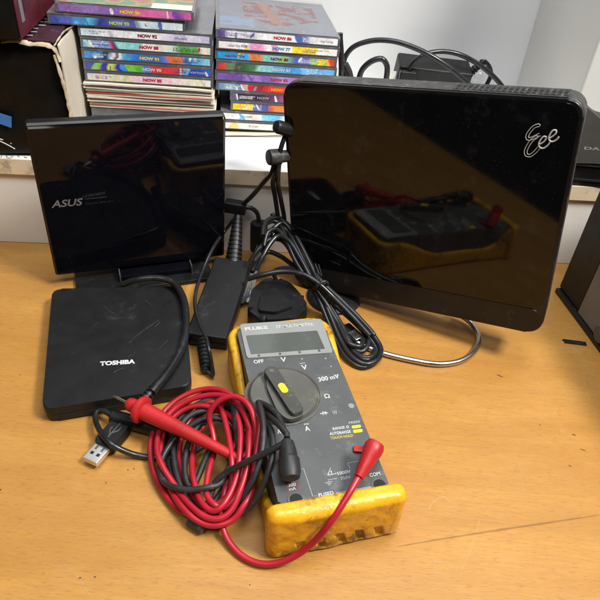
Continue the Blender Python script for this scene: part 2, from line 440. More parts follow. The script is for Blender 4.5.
for path in ([(288, 122), (235, 138), (185, 185), (148, 245), (150, 283), (195, 283), (250, 258), (298, 234)],
             [(262, 262), (205, 300), (155, 370), (128, 435), (138, 480), (175, 488), (228, 455), (275, 405), (292, 380)]):
    add_tube(lb, outline(path, 1.0), .3, seg=6, smooth=False, flat=1)
for path in ([(285, 352), (330, 332), (368, 292), (374, 263), (345, 258), (305, 300), (284, 350), (302, 392), (342, 398), (390, 365), (422, 322)],
             [(408, 282), (455, 252), (495, 210), (491, 181), (455, 186), (420, 230), (405, 280), (427, 317), (470, 313), (508, 285), (526, 258)]):
    add_tube(lb, [q(*p) for p in path], .62, seg=6, step=.8)
finish(lb, 'logo', M_print, pc)
# stand: a round black foot, a hub bracket and a bent chrome wire
foot_c = at(334, 298, 0)
foot = lathe('foot', [(0, 27), (2.5, 27), (4.5, 24), (6, 15), (6.6, 9), (6.8, 8)], foot_c + Vector((0, 0, .2)), foot_c + Vector((0, 0, 20)), M_black, pc)
tube('stem', [foot_c + Vector((0, 4, 3)), foot_c + Vector((1, 6, 6)), ME @ Vector((-66, 14, 3))], 7, M_black, pc, smooth=False, seg=16)
wp = px((348, 334, 6), (357, 342, 4), (368, 347.5, 3), (381, 352.5, 3), (409, 359.5, 3), (439, 364, 3), (461, 360.5, 3), (475, 350, 3.2), (478.5, 336, 4), (470, 322, 6))
wp += [at(455, 314, 10) + Vector((0, 4, 0)), ME @ Vector((46, 20, -6)), ME @ Vector((40, 20, 3))]
tube('stand_wire', wp, 2.5, M_chrome, pc, seg=14)
br = at(351, 338, 0)
MB_ = Matrix.Translation(br) @ Matrix.Rotation(R(-52), 4, 'Z')
box('wire_bracket', (-12, -6.5, .4), (11, 6.5, 8), M_black, pc, 1.5, 2, M=MB_, world=True)
box('bracket_plate', (0, -5, 8.1), (12, 5, 9.4), M_metal, pc, .4, 1, M=MB_, world=True)
lathe('screw', [(0, 1.6), (.8, 1.6), (1, 1.2)], MB_ @ Vector((7, 0, 9.4)), MB_ @ Vector((7, 0, 12)), M_hole, pc, seg=12)

# ------------------------------------------------------------------ slim optical drive standing in its base
MA = Matrix.Translation((-159.24, 491.36, 12.6)) @ Matrix.Rotation(R(21.6), 4, 'Z') @ Matrix.Rotation(R(1.7), 4, 'X') @ Matrix.Rotation(R(.6), 4, 'Y')
od = thing('optical_drive', 'glossy black slim disc drive standing upright in a base with grey maker lettering', 'disc drive', MA)
AW, AH = 82.6, 151.8
prism('body', rounded(-AW, 0, AW, AH, 2.5, 3), -13, -3, M_black, od, 1.2, 2, M=XZ)
# faceted lid: flat front with a slanted facet along the top edge
bm = bmesh.new()
add_prism(bm, rounded(-AW+.4, .4, AW-.4, AH-.4, 2.2, 3), -2.9, .3, 0, M=XZ)
finish(bm, 'lid_rim', M_black, od)
prism('lid', rounded(-AW+.8, .8, AW-.8, AH-.8, 2, 3), .35, 2.2, M_blackgloss2, od, 1.7, 1, M=XZ, ends='top')
box('top_edge', (-AW+2, -1.2, AH-.6), (AW-2, 3.4, AH+.35), M_devgrey, od, .4)  # grey colour stands in for the light caught along the bevel
def aloc(x, y, yy=-2.25):
    d = MA.to_3x3().inverted() @ ray(x, y); e = MA.inverted() @ EYE
    return e + d*((yy-e.y)/d.y)
def atext(body, a, b, c, m, name='lettering', bold=0):
    return text(name, body, aloc(*a), aloc(*b), aloc(*c), m, od, .15, bold=bold)
# angular maker's name drawn as strokes
def stroke_mesh(name, strokes, P, r, m, parent, seg=6):
    bm = bmesh.new()
    for s in strokes:
        add_tube(bm, [P(*p) for p in s], r, seg=seg, smooth=False)
    return finish(bm, name, m, parent)
def asq(X, Y): return aloc(40+X/7.5, 185+Y/7.5)
atext('ASUS', (51.5, 208), (81.5, 205.2), (52.8, 200.6), M_greyprint, bold=.02)
bm = bmesh.new()
pts = [asq(330, 110), asq(500, 92), asq(500, 84), asq(350, 101)]
bm.faces.new([bm.verts.new(p) for p in pts]); finish(bm, 'lettering_bar', M_darkprint, od)
atext('External drive 8 x', (85.5, 204.6), (113, 201.8), (85.7, 202.6), M_darkprint, 'small_lettering')
MAb = Matrix.Translation((-159.24, 491.36, 0)) @ Matrix.Rotation(R(21.6), 4, 'Z')
prism('base', rounded(-66, -26, 66, 40, 4, 4), .3, 5, M_black, od, 1.2, 2, M=MAb, world=True)
box('cradle', (-24, -13, 5.1), (46, 8, 10.9), M_blackgloss2, od, 1, 2, M=MAb, world=True)
box('cradle_back', (-24, 21.5, 5.1), (46, 28, 30), M_black, od, 1, 2, M=MAb, world=True)
for x in (-24.4, 45.4): box('cradle_rib', (x, -15, 5.1), (x+1.2, -2.5, 14), M_devgrey, od, .3, 1, M=MAb, world=True)

# ------------------------------------------------------------------ flat portable drive
quad = [at(42, 411, 15), at(192, 386, 15), at(184, 287, 15), at(52.5, 289.5, 15)]
c0 = sum(quad, Vector())/4; c0.z = 0
MT = Matrix.Translation(c0) @ Matrix.Rotation(R(16.8), 4, 'Z')
pd = thing('portable_drive', 'flat matt black portable disc drive with white maker lettering and scuffed lid', 'disc drive', MT)
ql = [MT.inverted() @ Vector((p.x, p.y, 0)) for p in quad]
lidp = round_poly([(p.x, p.y) for p in ql], 9, 6)
def shrink(pts, d):
    c = Vector((sum(p[0] for p in pts)/len(pts), sum(p[1] for p in pts)/len(pts)))
    return [tuple(Vector(p) - (Vector(p)-c).normalized()*d) for p in pts]
prism('lid', lidp, 8.8, 16, M_blackmat, pd, 1.6, 3, ends='top')
prism('body', shrink(lidp, .8), .6, 8.5, M_black, pd, 1, 2)
def tl(x, y, z): return MT.inverted() @ at(x, y, z)
text('lettering', 'TOSHIBA', tl(99.8, 366.0, 16), tl(135, 363.6, 16), tl(100.2, 361.6, 16), M_print, pd, .12, bold=.05)
# tray front and eject button on the near face
f0, f1 = ql[0], ql[1]; ft = (f1-f0).normalized(); fn = Vector((ft.y, -ft.x, 0))
MF = Matrix((( ft.x, -fn.x, 0, f0.x), (ft.y, -fn.y, 0, f0.y), (0, 0, 1, 0), (0, 0, 0, 1)))
box('tray_front', (11, -.5, 2.6), (62, 4, 7.4), M_blackmat, pd, .5, 2, M=MF)
box('tray_groove', (10, -.15, 8.0), (64, 3, 8.6), M_hole, pd, 0, M=MF)
box('eject_button', (38, -1, 3.8), (45, 1, 6.4), M_devgrey, pd, .4, 2, M=MF)
# pale rubbed scuffs on the lid
def lid_strip(name, pts, w, m, z=16.05):
    P = smooth_path([tl(x, y, 16) for x, y in pts], 2.5); bm = bmesh.new(); L_, R_ = [], []
    for i, p in enumerate(P):
        t = (P[min(i+1, len(P)-1)]-P[max(i-1, 0)]).normalized(); n = Vector((-t.y, t.x, 0))*w*random.uniform(.3, 1)/2
        L_.append(bm.verts.new(Vector((p.x, p.y, z))+n)); R_.append(bm.verts.new(Vector((p.x, p.y, z))-n))
    for i in range(len(P)-1): bm.faces.new((L_[i], R_[i], R_[i+1], L_[i+1]))
    return finish(bm, name, m, pd)
M_scuff = mat('rubbed scuff', (.045, .045, .044), .6, var=.4, vscale=500, alpha=.6)
for pts, w in (([(129, 343), (140, 333), (150, 326), (159, 320)], 1.4), ([(113, 373), (118, 370), (124, 368)], 1.3), ([(160, 322), (155, 327)], 1), ([(104, 306), (110, 311), (118, 316)], 1.0),
               ([(136, 352), (128, 357)], .7), ([(168, 340), (158, 350)], .7), ([(90, 330), (98, 322)], .5), ([(145, 300), (152, 305)], .7), ([(70, 355), (80, 350)], .4)):
    lid_strip('scuff', pts, w, M_scuff)

# its cable
uc = thing('usb_cable', 'black data cable with silver plug lying in front of the flat portable drive', 'cable', Matrix.Translation(at(105, 444, 0)))
tube('cable', px((112, 290, 6), (122, 285, 14), (137, 280, 22), (155, 278, 24), (172, 282, 23), (182, 295, 21), (186, 318, 20), (184, 342, 20), (175, 362, 20), (163, 379, 21), (152, 392, 20)), 3.3, M_cable, uc, seg=12)
a, b = at(163, 379, 21), at(141, 403, 15)
lathe('strain_relief', ribbed((b-a).length, 3.4, 4.6, 8, .8), a, b, M_black, uc, seg=16)
a, b = at(112, 416.5, 9), at(172, 433, 9)
lathe('ferrule', [(0, 3), (.1, 5), (1, 5.6), ((b-a).length-1, 5.6), ((b-a).length, 4)], a, b, M_black, uc, seg=20)
tube('thin_cable', px((113, 417, 9), (104, 411, 9), (97, 411.5, 8), (95.5, 419, 8), (100, 431, 11), (110, 443, 13.5), (122, 450, 9), (138, 455.5, 3.5), (160, 458, 2.6), (178, 457, 3), (194, 452, 7), (206, 444, 9), (214, 432, 9)), 2.2, M_cable, uc)
pa, pb = at(93.5, 458, 6), at(124, 423, 7)
ax = (pb-pa); ax.z = 0; L0 = ax.length; ax.normalize()
MU = Matrix.Translation((pa.x, pa.y, 0)) @ Matrix.Rotation(math.atan2(ax.y, ax.x), 4, 'Z')
box('plug_shell', (-4, -6, 3.6), (12, 6, 8.2), M_usbmetal, uc, .5, 2, M=MU, world=True)
for y in (-2.6, 2.6):
    box('plug_window', (1.0, y-1.2, 8.05), (3.4, y+1.2, 8.35), M_hole, uc, 0, M=MU, world=True)
    box('plug_spring', (5.6, y-.8, 8.05), (9.5, y+.8, 8.4), M_devgrey, uc, 0, M=MU, world=True)
prism('plug_hood', round_poly([(10, -7.6), (L0-6, -7.6), (L0+2, -5), (L0+2, 5), (L0-6, 7.6), (10, 7.6)], 3), 1.2, 10.6, M_blackmat, uc, 1.6, 3, M=MU, world=True)
bm = bmesh.new()
def ul(x, y): return MU @ Vector((x, y, 10.7))
for s in ([(16, 0), (32, 0)], [(19, 0), (23, 3), (26, 3)], [(21, 0), (25, -3), (29, -3)]): add_tube(bm, [ul(*p) for p in s], .45, seg=6, smooth=False)
add_lathe(bm, [(0, 1.5), (.4, 1.5)], ul(16, 0), ul(16, 0)+Vector((0, 0, 1)), 12)
finish(bm, 'plug_symbol', M_devgrey, uc, world=True)

# ------------------------------------------------------------------ multimeter in its yellow holster
m0 = at(280, 510, 41)
MM = Matrix.Translation((m0.x, m0.y, 0)) @ Matrix.Rotation(R(16.8), 4, 'Z')
mm = thing('multimeter', 'dark grey multimeter in a worn yellow rubber holster with a round dial', 'multimeter', MM)
MW, ML, MZ = 73, 173, 41
def ml(x, y, z=MZ): return MM.inverted() @ at(x, y, z)
bm = bmesh.new()
add_prism(bm, rounded(0, -1, MW, ML, 7, 5), 6, MZ, 2.2, 3, ends='top')
finish(bm, 'body', M_metergrey, mm)
# holster wall: swept round three sides, lower along the middle of the long sides
bm = bmesh.new()
path = []
r0 = 9
pl = [(0, y) for y in range(0, int(ML-r0), 6)] + [(r0-r0*math.cos(R(a)), ML-r0+r0*math.sin(R(a))) for a in range(0, 91, 15)]
pl += [(MW-p[0], p[1]) for p in pl[::-1]]
prev = None
for i, (x, y) in enumerate(pl):
    a = Vector(pl[max(i-1, 0)]); b = Vector(pl[min(i+1, len(pl)-1)]); t = (b-a).normalized(); n = Vector((-t.y, t.x))
    u = max(0, min(1, (y-95)/65)); hgt = 17 + 20*u*u*(3-2*u)
    u2 = max(0, min(1, (34-y)/30)); hgt = max(hgt, 17 + 23*u2*u2)
    th = 6.2 + 1.8*u
    ring = []
    for d, z in ((.4, .5), (th-2, .5), (th-.3, 2.2), (th, 5), (th, hgt-4), (th-.9, hgt-1.4), (th-2.6, hgt), (2.4, hgt), (1, hgt-.8), (.3, hgt-2.4)):
        p = Vector((x, y)) + n*d; ring.append(bm.verts.new((p.x, p.y, z)))
    if prev:
        k = len(ring)
        for j in range(k): bm.faces.new((prev[j], prev[(j+1) % k], ring[(j+1) % k], ring[j]))
    else: bm.faces.new(ring[::-1])
    prev = ring
bm.faces.new(prev)
add_box(bm, (-2, 2, .5), (MW+2, ML+2, 5.6), 0)
finish(bm, 'holster', M_yellow, mm, angle=60)
# lip over the near end, with slanting grip notches pressed into its foot
bm = bmesh.new()
X0, X1, LR, NP = -8.5, MW+9, 7.0, 16
def lip_ring(x, d):
    pts = []
    y0, y1, z0, z1 = -9+d, 3.5-d*.4, .5+d*.6, 44.5-d
    r_ = max(min(LR-d, (y1-y0)/2-.1), .6)
    for cx, cz, a0 in ((y1-r_*.5, z1-r_*.5, 0), (y0+r_, z1-r_, 90)):
        rr = r_*.5 if a0 == 0 else r_
        for k in range(NP+1):
            a = R(a0+90*k/NP); pts.append((cx+rr*math.cos(a), cz+rr*math.sin(a)))
    zt = z1-r_
    for k in range(1, 30): pts.append((y0, zt+(z0+r_*.6-zt)*k/30))
    for k in range(9):
        a = R(180+90*k/8); pts.append((y0+r_*.6+r_*.6*math.cos(a), z0+r_*.6+r_*.6*math.sin(a)))
    pts.append((y1, z0))
    out = []
    for y, z in pts:
        if y < y0+2.5 and d < 3 and 1 < z < 22:
            ph = (x + z*.28 - 13) / 13.2
            f = ph - math.floor(ph)
            if 0 <= ph < 5 and f < .5:
                e = min(f, .5-f)/.10; v = min((z-3)/2.5, (16.5-z)/2.5)
                y += 2.3*max(0, min(1, e))*max(0, min(1, v))
        c = Vector((x, y, z)); n_ = noise.noise(c*.05)*1.1 + noise.noise(c*.15)*.45
        out.append((x, y+n_*(1 if y < 1 else 0), z + (n_*.45 if z > 38 else 0)))
    return [bm.verts.new(p) for p in out]
rings = []
xs = [X0+LR*(1-math.cos(R(a))) for a in range(8, 90, 9)]
nx_ = 130
xs = xs + [X0+LR+(X1-X0-2*LR)*k/nx_ for k in range(nx_+1)] + [X0+X1-x for x in xs[::-1]]
for x in xs:
    e_ = min(x-X0, X1-x); d = LR-math.sqrt(max(LR*LR-(LR-e_)**2, 0)) if e_ < LR else 0
    rings.append(lip_ring(x, d*.8))
for a, b in zip(rings, rings[1:]):
    n_ = len(a)
    for k in range(n_): bm.faces.new((a[k], a[(k+1) % n_], b[(k+1) % n_], b[k]))
bm.faces.new(rings[0]); bm.faces.new(rings[-1][::-1])
lip = finish(bm, 'holster_lip', M_yellow, mm, angle=70)

# display window
def quadm(name, cs, z0, z1, m, bev=.5, r=2, parent=mm):
    pts = [(p.x, p.y) for p in (ml(x, y, z1) for x, y in cs)]
    return prism(name, round_poly(pts, r), z0, z1, m, parent, bev, 2, ends='top')
quadm('display_bezel', [(247, 358), (333, 352.5), (321.5, 318.5), (239.5, 324)], MZ-1, MZ+1.0, M_bezel, .5, 2.5)
lcd = quadm('display', [(251, 354), (325, 348.5), (317, 330.5), (246, 335.5)], MZ+1.02, MZ+1.3, M_lcd, .1, .8)
for x, y in ((258.5, 353.7), (279.5, 352), (299, 350.4), (318.5, 348.8)):
    p = ml(x, y, MZ+1.1); box('display_tick', (p.x-.9, p.y-3.2, MZ+1.02), (p.x+.9, p.y-.9, MZ+1.22), M_metergrey, mm, 0)
def mt(body, a, b, c, m=M_print, name='marking', z=MZ, bold=.015, parent=mm):
    return text(name, body, ml(*a, z), ml(*b, z), ml(*c, z), m, parent, .12, bold=bold)
def mstroke(name, strokes, r, m):
    bm = bmesh.new()
    for s in strokes: add_tube(bm, [ml(x, y, MZ+.05) for x, y in s], r, seg=6, smooth=False)
    return finish(bm, name, m, mm)
ZB = MZ+1.0
mt('FLUKE', (245, 330.8), (268, 329), (244.2, 327.4), M_bzprint, z=ZB, bold=.06)
mt('77 MULTIMETER', (276, 328.5), (314, 325.6), (275.3, 325.6), M_bzprint, z=ZB, bold=.02)
mt('OFF', (254, 363.7), (264, 362.9), (253.2, 360.2))
mt('V', (281.2, 362.2), (286.6, 361.7), (280.2, 357.6))
mt('~', (280.5, 356), (284.5, 355.6), (280.2, 354.8), bold=.03)
mt('V', (302.2, 370), (307.8, 369.5), (300.8, 365.3))
mstroke('marking', [[(299.5, 363.6), (305.2, 363)]], .2, M_print)
mt('300 mV', (319, 381.8), (339.7, 378.3), (317.6, 377.6))
mstroke('marking', [[(333.6, 375.6), (338.6, 374.8)]], .2, M_print)
mt('Ω', (325, 398.4), (330.3, 397.8), (323.6, 394.2))
mt('A', (305.5, 431.3), (310.4, 430.8), (304, 426.4))
mt('~', (304, 425), (309, 424.4), (303.7, 423.9), bold=.03)
mt('A', (277.6, 434), (281.6, 433.6), (276.4, 429.5))
# diode and buzzer signs
mstroke('marking', [[(320, 413.8), (328, 412.8)], [(322.5, 411.8), (322.9, 415.2), (325.6, 413.1), (322.5, 411.8)], [(325.5, 411.5), (326, 415)]], .34, M_print)
mstroke('marking', [[(331, 412.8), (332.5, 410.6), (333.3, 414.6), (331, 412.8)], [(334.3, 410.8), (334.9, 414)], [(335.8, 410.4), (336.5, 414)]], .32, M_printdim)
for x, y in ((302, 359), (325.5, 358.5), (331, 366.5)): lathe('dot', [(0, .7), (.25, .6)], ml(x, y), ml(x, y, MZ)+Vector((0, 0, 1)), M_printdim, mm, world=False, seg=10)
p = ml(351, 406); lathe('button', [(0, 2.4), (.5, 2.2), (.7, 1.6)], p, p+Vector((0, 0, 1)), M_bezel, mm, world=False, seg=16)
mt('PRESS', (349, 424.2), (360, 422.6), (348.7, 421.9), M_printdim)
mt('RANGE', (333, 430.2), (345, 428.6), (332.5, 427.6)); mt('o', (346.4, 428.4), (349, 428.1), (346, 425.8))
mt('AUTORANGE', (330, 435.5), (351, 433), (329.3, 432.6))
mt('TOUCH HOLD', (330.5, 439.6), (353, 436.8), (330, 437), M_yprint)
for cs in ([(352.2, 428.6), (361.2, 427.4), (360.6, 424.6), (351.6, 425.8)], [(353.6, 433), (362.8, 431.8), (362.2, 428.8), (353, 430)]):
    quadm('range_mark', cs, MZ-.2, MZ+.18, M_ypaint, 0, 1.2)
# lower markings
mt('300', (288.6, 487.2), (296.2, 485.9), (287.8, 483.8)); mt('mA', (289.4, 491), (296.2, 489.8), (288.7, 487.9))
mstroke('marking', [[(286.4, 483), (297, 481.2), (299.2, 490.2)], [(286.4, 483), (288.4, 492.3)]], .2, M_rprint)
mt('COM', (370, 477.2), (380.5, 475.2), (369, 473.6)); mt('FUSED', (319, 497), (334, 494.4), (318.2, 493.6))
mstroke('marking', [[(299, 469.4), (303.5, 468.6), (312.6, 496.4), (317, 495.8)], [(336, 494), (372, 487.6)], [(336, 492.9), (372, 486.5)], [(350, 468.6), (347.6, 463.2), (359, 461.2)]], .26, M_printdim)
mstroke('marking', [[(327.6, 475.2), (336.4, 473.6), (330.6, 468), (327.6, 475.2)]], .3, M_print)
mt('!', (331, 474), (332.2, 473.8), (330.4, 470.8))
mt('1000V', (338, 475.2), (351, 472.9), (337.2, 472)); mt('750V', (341, 480.4), (351, 478.4), (340.3, 477.4), M_printdim)
mstroke('marking', [[(337, 478.4), (327.8, 480), (328.6, 482)], [(324.8, 482.8), (332.5, 481.4)], [(326.6, 484), (331.4, 483.1)], [(328.2, 485.2), (330.4, 484.8)]], .25, M_printdim)
# sockets along the near end
for x, y in ((296, 499.5), (379.5, 485), (289, 467), (373, 452)):
    p = ml(x, y)
    bm = bmesh.new(); add_lathe(bm, [(0, 5.6), (.5, 5.5), (.5, 4.3), (.42, 4.2), (.41, .1)], p, p+Vector((0, 0, 1)), 24)
    s_ = finish(bm, 'socket', M_metergrey, mm)
    lathe('socket_hole', [(0, 4.0), (.1, 3.9)], p+Vector((0, 0, .46)), p+Vector((0, 0, 2)), M_hole, s_, world=False, seg=20)
# dial
dc = ml(283.5, 394.5, MZ+1); dc.z = 0
e0 = (ml(245.5, 394.5)-ml(321.5, 394.5)).length/2
DR = 26.5
print('dial r', e0, 'center', dc)
dial = lathe('dial', [(MZ-1, DR+2.2), (MZ+.7, DR+2), (MZ+.9, DR+.6), (MZ+.2, DR), (MZ+.2, DR-.6), (MZ+2.6, DR-1.4), (MZ+3.4, DR-2.6), (MZ+3.2, DR-5), (MZ+2.6, DR-9), (MZ+2.6, 2)], dc, dc+Vector((0, 0, 1)), M_dial, mm, world=False, seg=64)
k0, k1 = ml(268, 369, MZ+8), ml(298, 415, MZ+8)
kd = (k1-k0); kd.z = 0; kl = kd.length; kd.normalize(); kc = (k0+k1)/2
MK = Matrix.Translation((dc.x+(kc.x-dc.x)*.6, dc.y+(kc.y-dc.y)*.6, 0)) @ Matrix.Rotation(math.atan2(kd.y, kd.x), 4, 'Z')
kl = min(kl, 54)
bar = prism('dial_bar', round_poly([(-kl/2, -5), (kl/2, -5), (kl/2, 5), (-kl/2, 5)], 4.5, 8), MZ+2.6, MZ+9.5, M_dialbar, mm, 1.4, 3, M=MK, ends='top')
prism('dial_web', round_poly([(-kl/2+1, -2), (-kl*.2, -8.5), (kl*.3, -11.5), (kl/2+1, -8), (kl/2+1, 5), (0, 5)], 5, 6), MZ+2.4, MZ+5.6, M_dial, mm, 1.8, 3, M=MK, ends='top')
prism('pointer_mark', rounded(-5.2, -2.6, 4.6, 2.6, 2.3, 5), MZ+9.45, MZ+10.0, M_ypaint, bar, .3, 2, M=MK, ends='top')
lathe('dial_rivet', [(0, 2), (.3, 1.9), (.3, 1.2)], MK @ Vector((-kl/2+5, 0, MZ+9.5)), MK @ Vector((-kl/2+5, 0, MZ+12)), M_dial, mm, world=False, seg=16)

# ------------------------------------------------------------------ test leads
def relax(paths, rad, rounds=45):
    from mathutils.kdtree import KDTree
    P = [smooth_path(px(*p), 3.2) for p in paths]
    for pi, p in enumerate(P):
        for i, q_ in enumerate(p):
            if 3 < i < len(p)-4:
                q_ += Vector((noise.noise(Vector((i*.11, pi*3.7, 0))), noise.noise(Vector((i*.11, pi*3.7, 9))), noise.noise(Vector((i*.09, pi*3.7, 5)))*.6))*1.3
    for it in range(rounds):
        idx = [(a, b) for a in range(len(P)) for b in range(len(P[a]))]
        kd = KDTree(len(idx))
        for k, (a, b) in enumerate(idx): kd.insert(P[a][b], k)
        kd.balance(); mv = {}
        for k, (a, b) in enumerate(idx):
            for c_, m_, dist in kd.find_range(P[a][b], 2*rad):
                a2, b2 = idx[m_]
                if m_ <= k or (a == a2 and abs(b-b2) < 6): continue
                dv = P[a][b]-P[a2][b2]; push = (2*rad-dist)*.5
                w_ = Vector((dv.x*.35, dv.y*.35, dv.z if abs(dv.z) > .3 else (.6 if (a+b) % 2 else -.6))); w_.normalize()
                mv.setdefault((a, b), Vector()); mv.setdefault((a2, b2), Vector())
                mv[(a, b)] += w_*push*.5; mv[(a2, b2)] -= w_*push*.5
        for (a, b), v in mv.items():
            if 1 < b < len(P[a])-2:
                if v.length > 1.2: v *= 1.2/v.length
                P[a][b] = P[a][b]+v; P[a][b].z = max(P[a][b].z, rad+.2)
        for p in P:
            q0 = [v.copy() for v in p]
            for i in range(2, len(p)-2): p[i] = q0[i]*.6+(q0[i-1]+q0[i+1])*.2
    return P
def worn(r): return lambda t: r*(1+.05*noise.noise(Vector((t*60, r, 3))))
rl = thing('test_lead', 'red test lead coiled loosely with its pointed red probe lying on top', 'test lead', Matrix.Translation(at(205, 470, 0)), 'test leads of the multimeter')
RP = [(239, 459, 25), (250, 452, 29), (258, 438, 36), (259.5, 418, 44), (252, 400, 48), (235, 390.5, 46), (216, 395, 44), (204, 408, 36), (201.5, 421, 27), (207, 428, 25), (215, 424, 24),
      (218, 432, 22), (214, 450, 19), (207, 475, 16), (203, 500, 13), (206, 517, 11), (224, 521, 12), (238, 505, 17), (247, 478, 25), (252, 452, 31), (251, 425, 33), (242, 404, 32),
      (226, 391, 28), (206, 387, 24), (182, 394, 19), (160, 411, 14), (148.5, 440, 8), (152, 473, 5), (168, 500, 4), (190, 515.5, 9), (212, 517, 10), (234, 497, 16), (246, 470, 24),
      (245, 440, 28), (236, 417, 28), (220, 405, 25), (200, 403.5, 22), (180, 407, 18), (164, 423, 12), (158.5, 445, 8), (163, 478, 6), (176, 500, 6), (194, 521, 12), (214, 529, 8), (236, 530, 9),
      (244, 516, 16), (250, 485, 26), (253, 455, 31), (262, 425, 42), (266, 405, 50), (260, 412, 40), (246, 425, 27), (234, 445, 22), (231, 480, 16), (222, 512, 9), (214, 527, 6), (221, 535, 4),
      (229, 543, 3), (237, 557, 2.6), (246, 567, 2.4), (258, 571.5, 2.4), (275, 569, 3), (295, 559, 8), (315, 543, 22), (332, 522, 40), (346, 500, 49), (356, 481, 51), (360, 475, 51)]
LEADS = [(RP, 'r')]
for q_ in ([(192, 424, 7), (198, 408, 12), (210, 402, 20), (222, 404, 26), (227, 425, 28), (231, 450, 26), (233, 480, 18), (228, 505, 10), (220, 526, 5)], [(238, 418, 14), (234, 402, 20), (224, 397, 24), (213, 398, 22), (190, 412, 16), (176, 440, 9), (179, 470, 5), (190, 500, 3.5), (206, 521, 3)]):
    LEADS.append((q_, 'r'))
pb, pt = at(239, 459, 25), at(127, 402.5, 27)
Lp = (pt-pb).length
probe = lathe('probe', [(0, 2.6), (2, 3.1), (Lp*.3, 4.3), (Lp*.6, 5.6), (Lp*.80, 6.5), (Lp*.835, 6.6), (Lp*.838, 8.6), (Lp*.85, 10.2), (Lp*.875, 10.4), (Lp*.888, 9.6), (Lp*.89, 5.4), (Lp*.95, 5.2), (Lp*.985, 4.4), (Lp, 2.6)], pb, pt, M_redplastic, rl, seg=32)
d = (pt-pb).normalized()
lathe('probe_tip', [(0, 1.1), (10, 1.0), (13, .7), (14.5, .15)], pt-d*1, pt+d*14, M_metal, probe, seg=14)
h0, h1 = at(374, 447.5, 59), at(359, 477, 51.5)
Lh = (h1-h0).length
rpl = lathe('plug', [(-4, 3.5), (-3.2, 5.6), (-.5, 6.6), (3, 6.5), (Lh*.3, 5.6), (Lh*.6, 4.6), (Lh*.85, 3.7), (Lh, 3.0)], h0, h1, M_redplastic, rl, seg=24)
ps = at(373, 452, MZ)
lathe('plug_collar', [(0, 6.3), (10, 6.1), (16, 5.4)], Vector((ps.x, ps.y, MZ+1)), Vector((h0.x, h0.y, 58)), M_redplastic, rl, seg=24)
fl = at(360, 450, MZ+1)
box('plug_flag', (fl.x-4.5, fl.y-2.2, MZ+.3), (fl.x+7, fl.y+2.6, MZ+2.4), M_redplastic, rl, .8, 2, world=True)

bl = thing('test_lead', 'black test lead tangled through the coil of the red lead', 'test lead', Matrix.Translation(at(190, 470, 0)), 'test leads of the multimeter')
BP = [(287, 438, 56), (286, 428, 56), (281, 421, 54), (272, 414, 50), (258, 407, 40), (241, 398, 31), (222, 391.5, 25), (202, 393, 20), (182, 401, 16), (168, 419, 11), (160.5, 445, 6), (163, 472, 4), (172, 496, 4), (188, 510, 4),
      (208, 519, 5), (232, 515, 10), (250, 505, 20), (264, 487, 38), (273, 464, 49), (275, 442, 51), (271, 424, 49), (256, 411, 40), (238, 404, 30), (218, 402, 24), (198, 405, 20), (181, 418, 15), (172, 440, 10),
      (175, 470, 7), (184, 500, 4.5), (204, 524, 2.6), (222, 517, 6), (231, 490, 12), (236, 470, 20), (230, 448, 22), (216, 440, 20), (206, 452, 16), (197, 480, 10), (190, 500, 8), (182, 478, 9), (186, 445, 13), (200, 418, 19), (222, 411, 23), (240, 420, 24), (245, 445, 24),
      (226, 473, 21), (214, 490, 18), (192, 496.5, 13), (171, 495, 9), (158.5, 482, 7), (157, 465, 7.5), (164, 448, 10), (178, 434, 15), (196, 422, 20), (214, 412, 24), (230, 412, 27), (240, 424, 25), (241, 445, 20), (232, 475, 12), (216, 505, 6), (200, 520, 3)]
LEADS.append((BP, 'b'))
LEADS.append(([(286, 442, 57), (272, 451, 54), (252, 460, 43), (235, 465, 32), (222, 475, 24), (212, 489, 17), (200, 510, 9), (204, 524, 3)], 'b'))
for q_ in ([(240, 412, 10), (234, 400, 16), (220, 395, 20), (205, 395, 20), (185, 408, 12), (169, 432, 5), (167, 462, 3), (178, 492, 3), (202, 517, 3)], [(196, 418, 6), (204, 402, 12), (216, 396, 20), (228, 397, 24), (237, 425, 22), (240, 455, 20), (229, 490, 11), (212, 520, 4)],
           [(258, 402, 46), (265, 413, 49), (266, 430, 48), (263, 452, 45), (258, 475, 36), (246, 498, 22), (228, 511, 10)], [(283, 428, 53), (277, 413, 52), (266, 404, 48), (250, 399, 38), (232, 402, 26)]):
    LEADS.append((q_, 'b'))
LEADS.append(([(250, 430, 36), (250, 468, 30), (243, 500, 22), (229, 524, 14), (213, 530, 11), (199, 519, 10), (179, 499, 9), (160, 470, 9), (154.5, 444, 11), (163, 416, 17), (185, 399, 25), (208, 392, 33), (230, 394, 37), (245, 407, 38), (250, 430, 36)], 'r'))
LEADS.append(([(232, 398, 34), (242, 428, 32), (240, 468, 26), (231, 503, 18), (219, 525, 11), (206, 519, 10), (196, 490, 11), (190, 462, 11), (194, 436, 13), (206, 414, 20), (220, 401, 30), (232, 398, 34)], 'r'))
for (q_, c_), P_r in zip(LEADS, relax([l[0] for l in LEADS], 2.28)):
    tube('cable', P_r, worn(2.15), M_redlead if c_ == 'r' else M_rubber, rl if c_ == 'r' else bl, seg=12, smooth=False)
a, b = at(241, 452, 26), at(236, 402, 34)
lathe('probe', [(0, 2.4), (2, 3.4), ((b-a).length*.8, 4.4), ((b-a).length*.95, 4.2), ((b-a).length, 2.4)], a, b, M_rubber, bl, seg=20)
a, b = at(189, 519, 4.4), at(205, 529, 4.4)
lathe('probe_cap', [(0, 2), (1, 4.4), ((b-a).length-1, 4.4), ((b-a).length, 3)], a, b, M_rubber, bl, seg=18)
h0, h1 = at(289.5, 466, 52), at(286.5, 440, 56)
Lh = (h1-h0).length
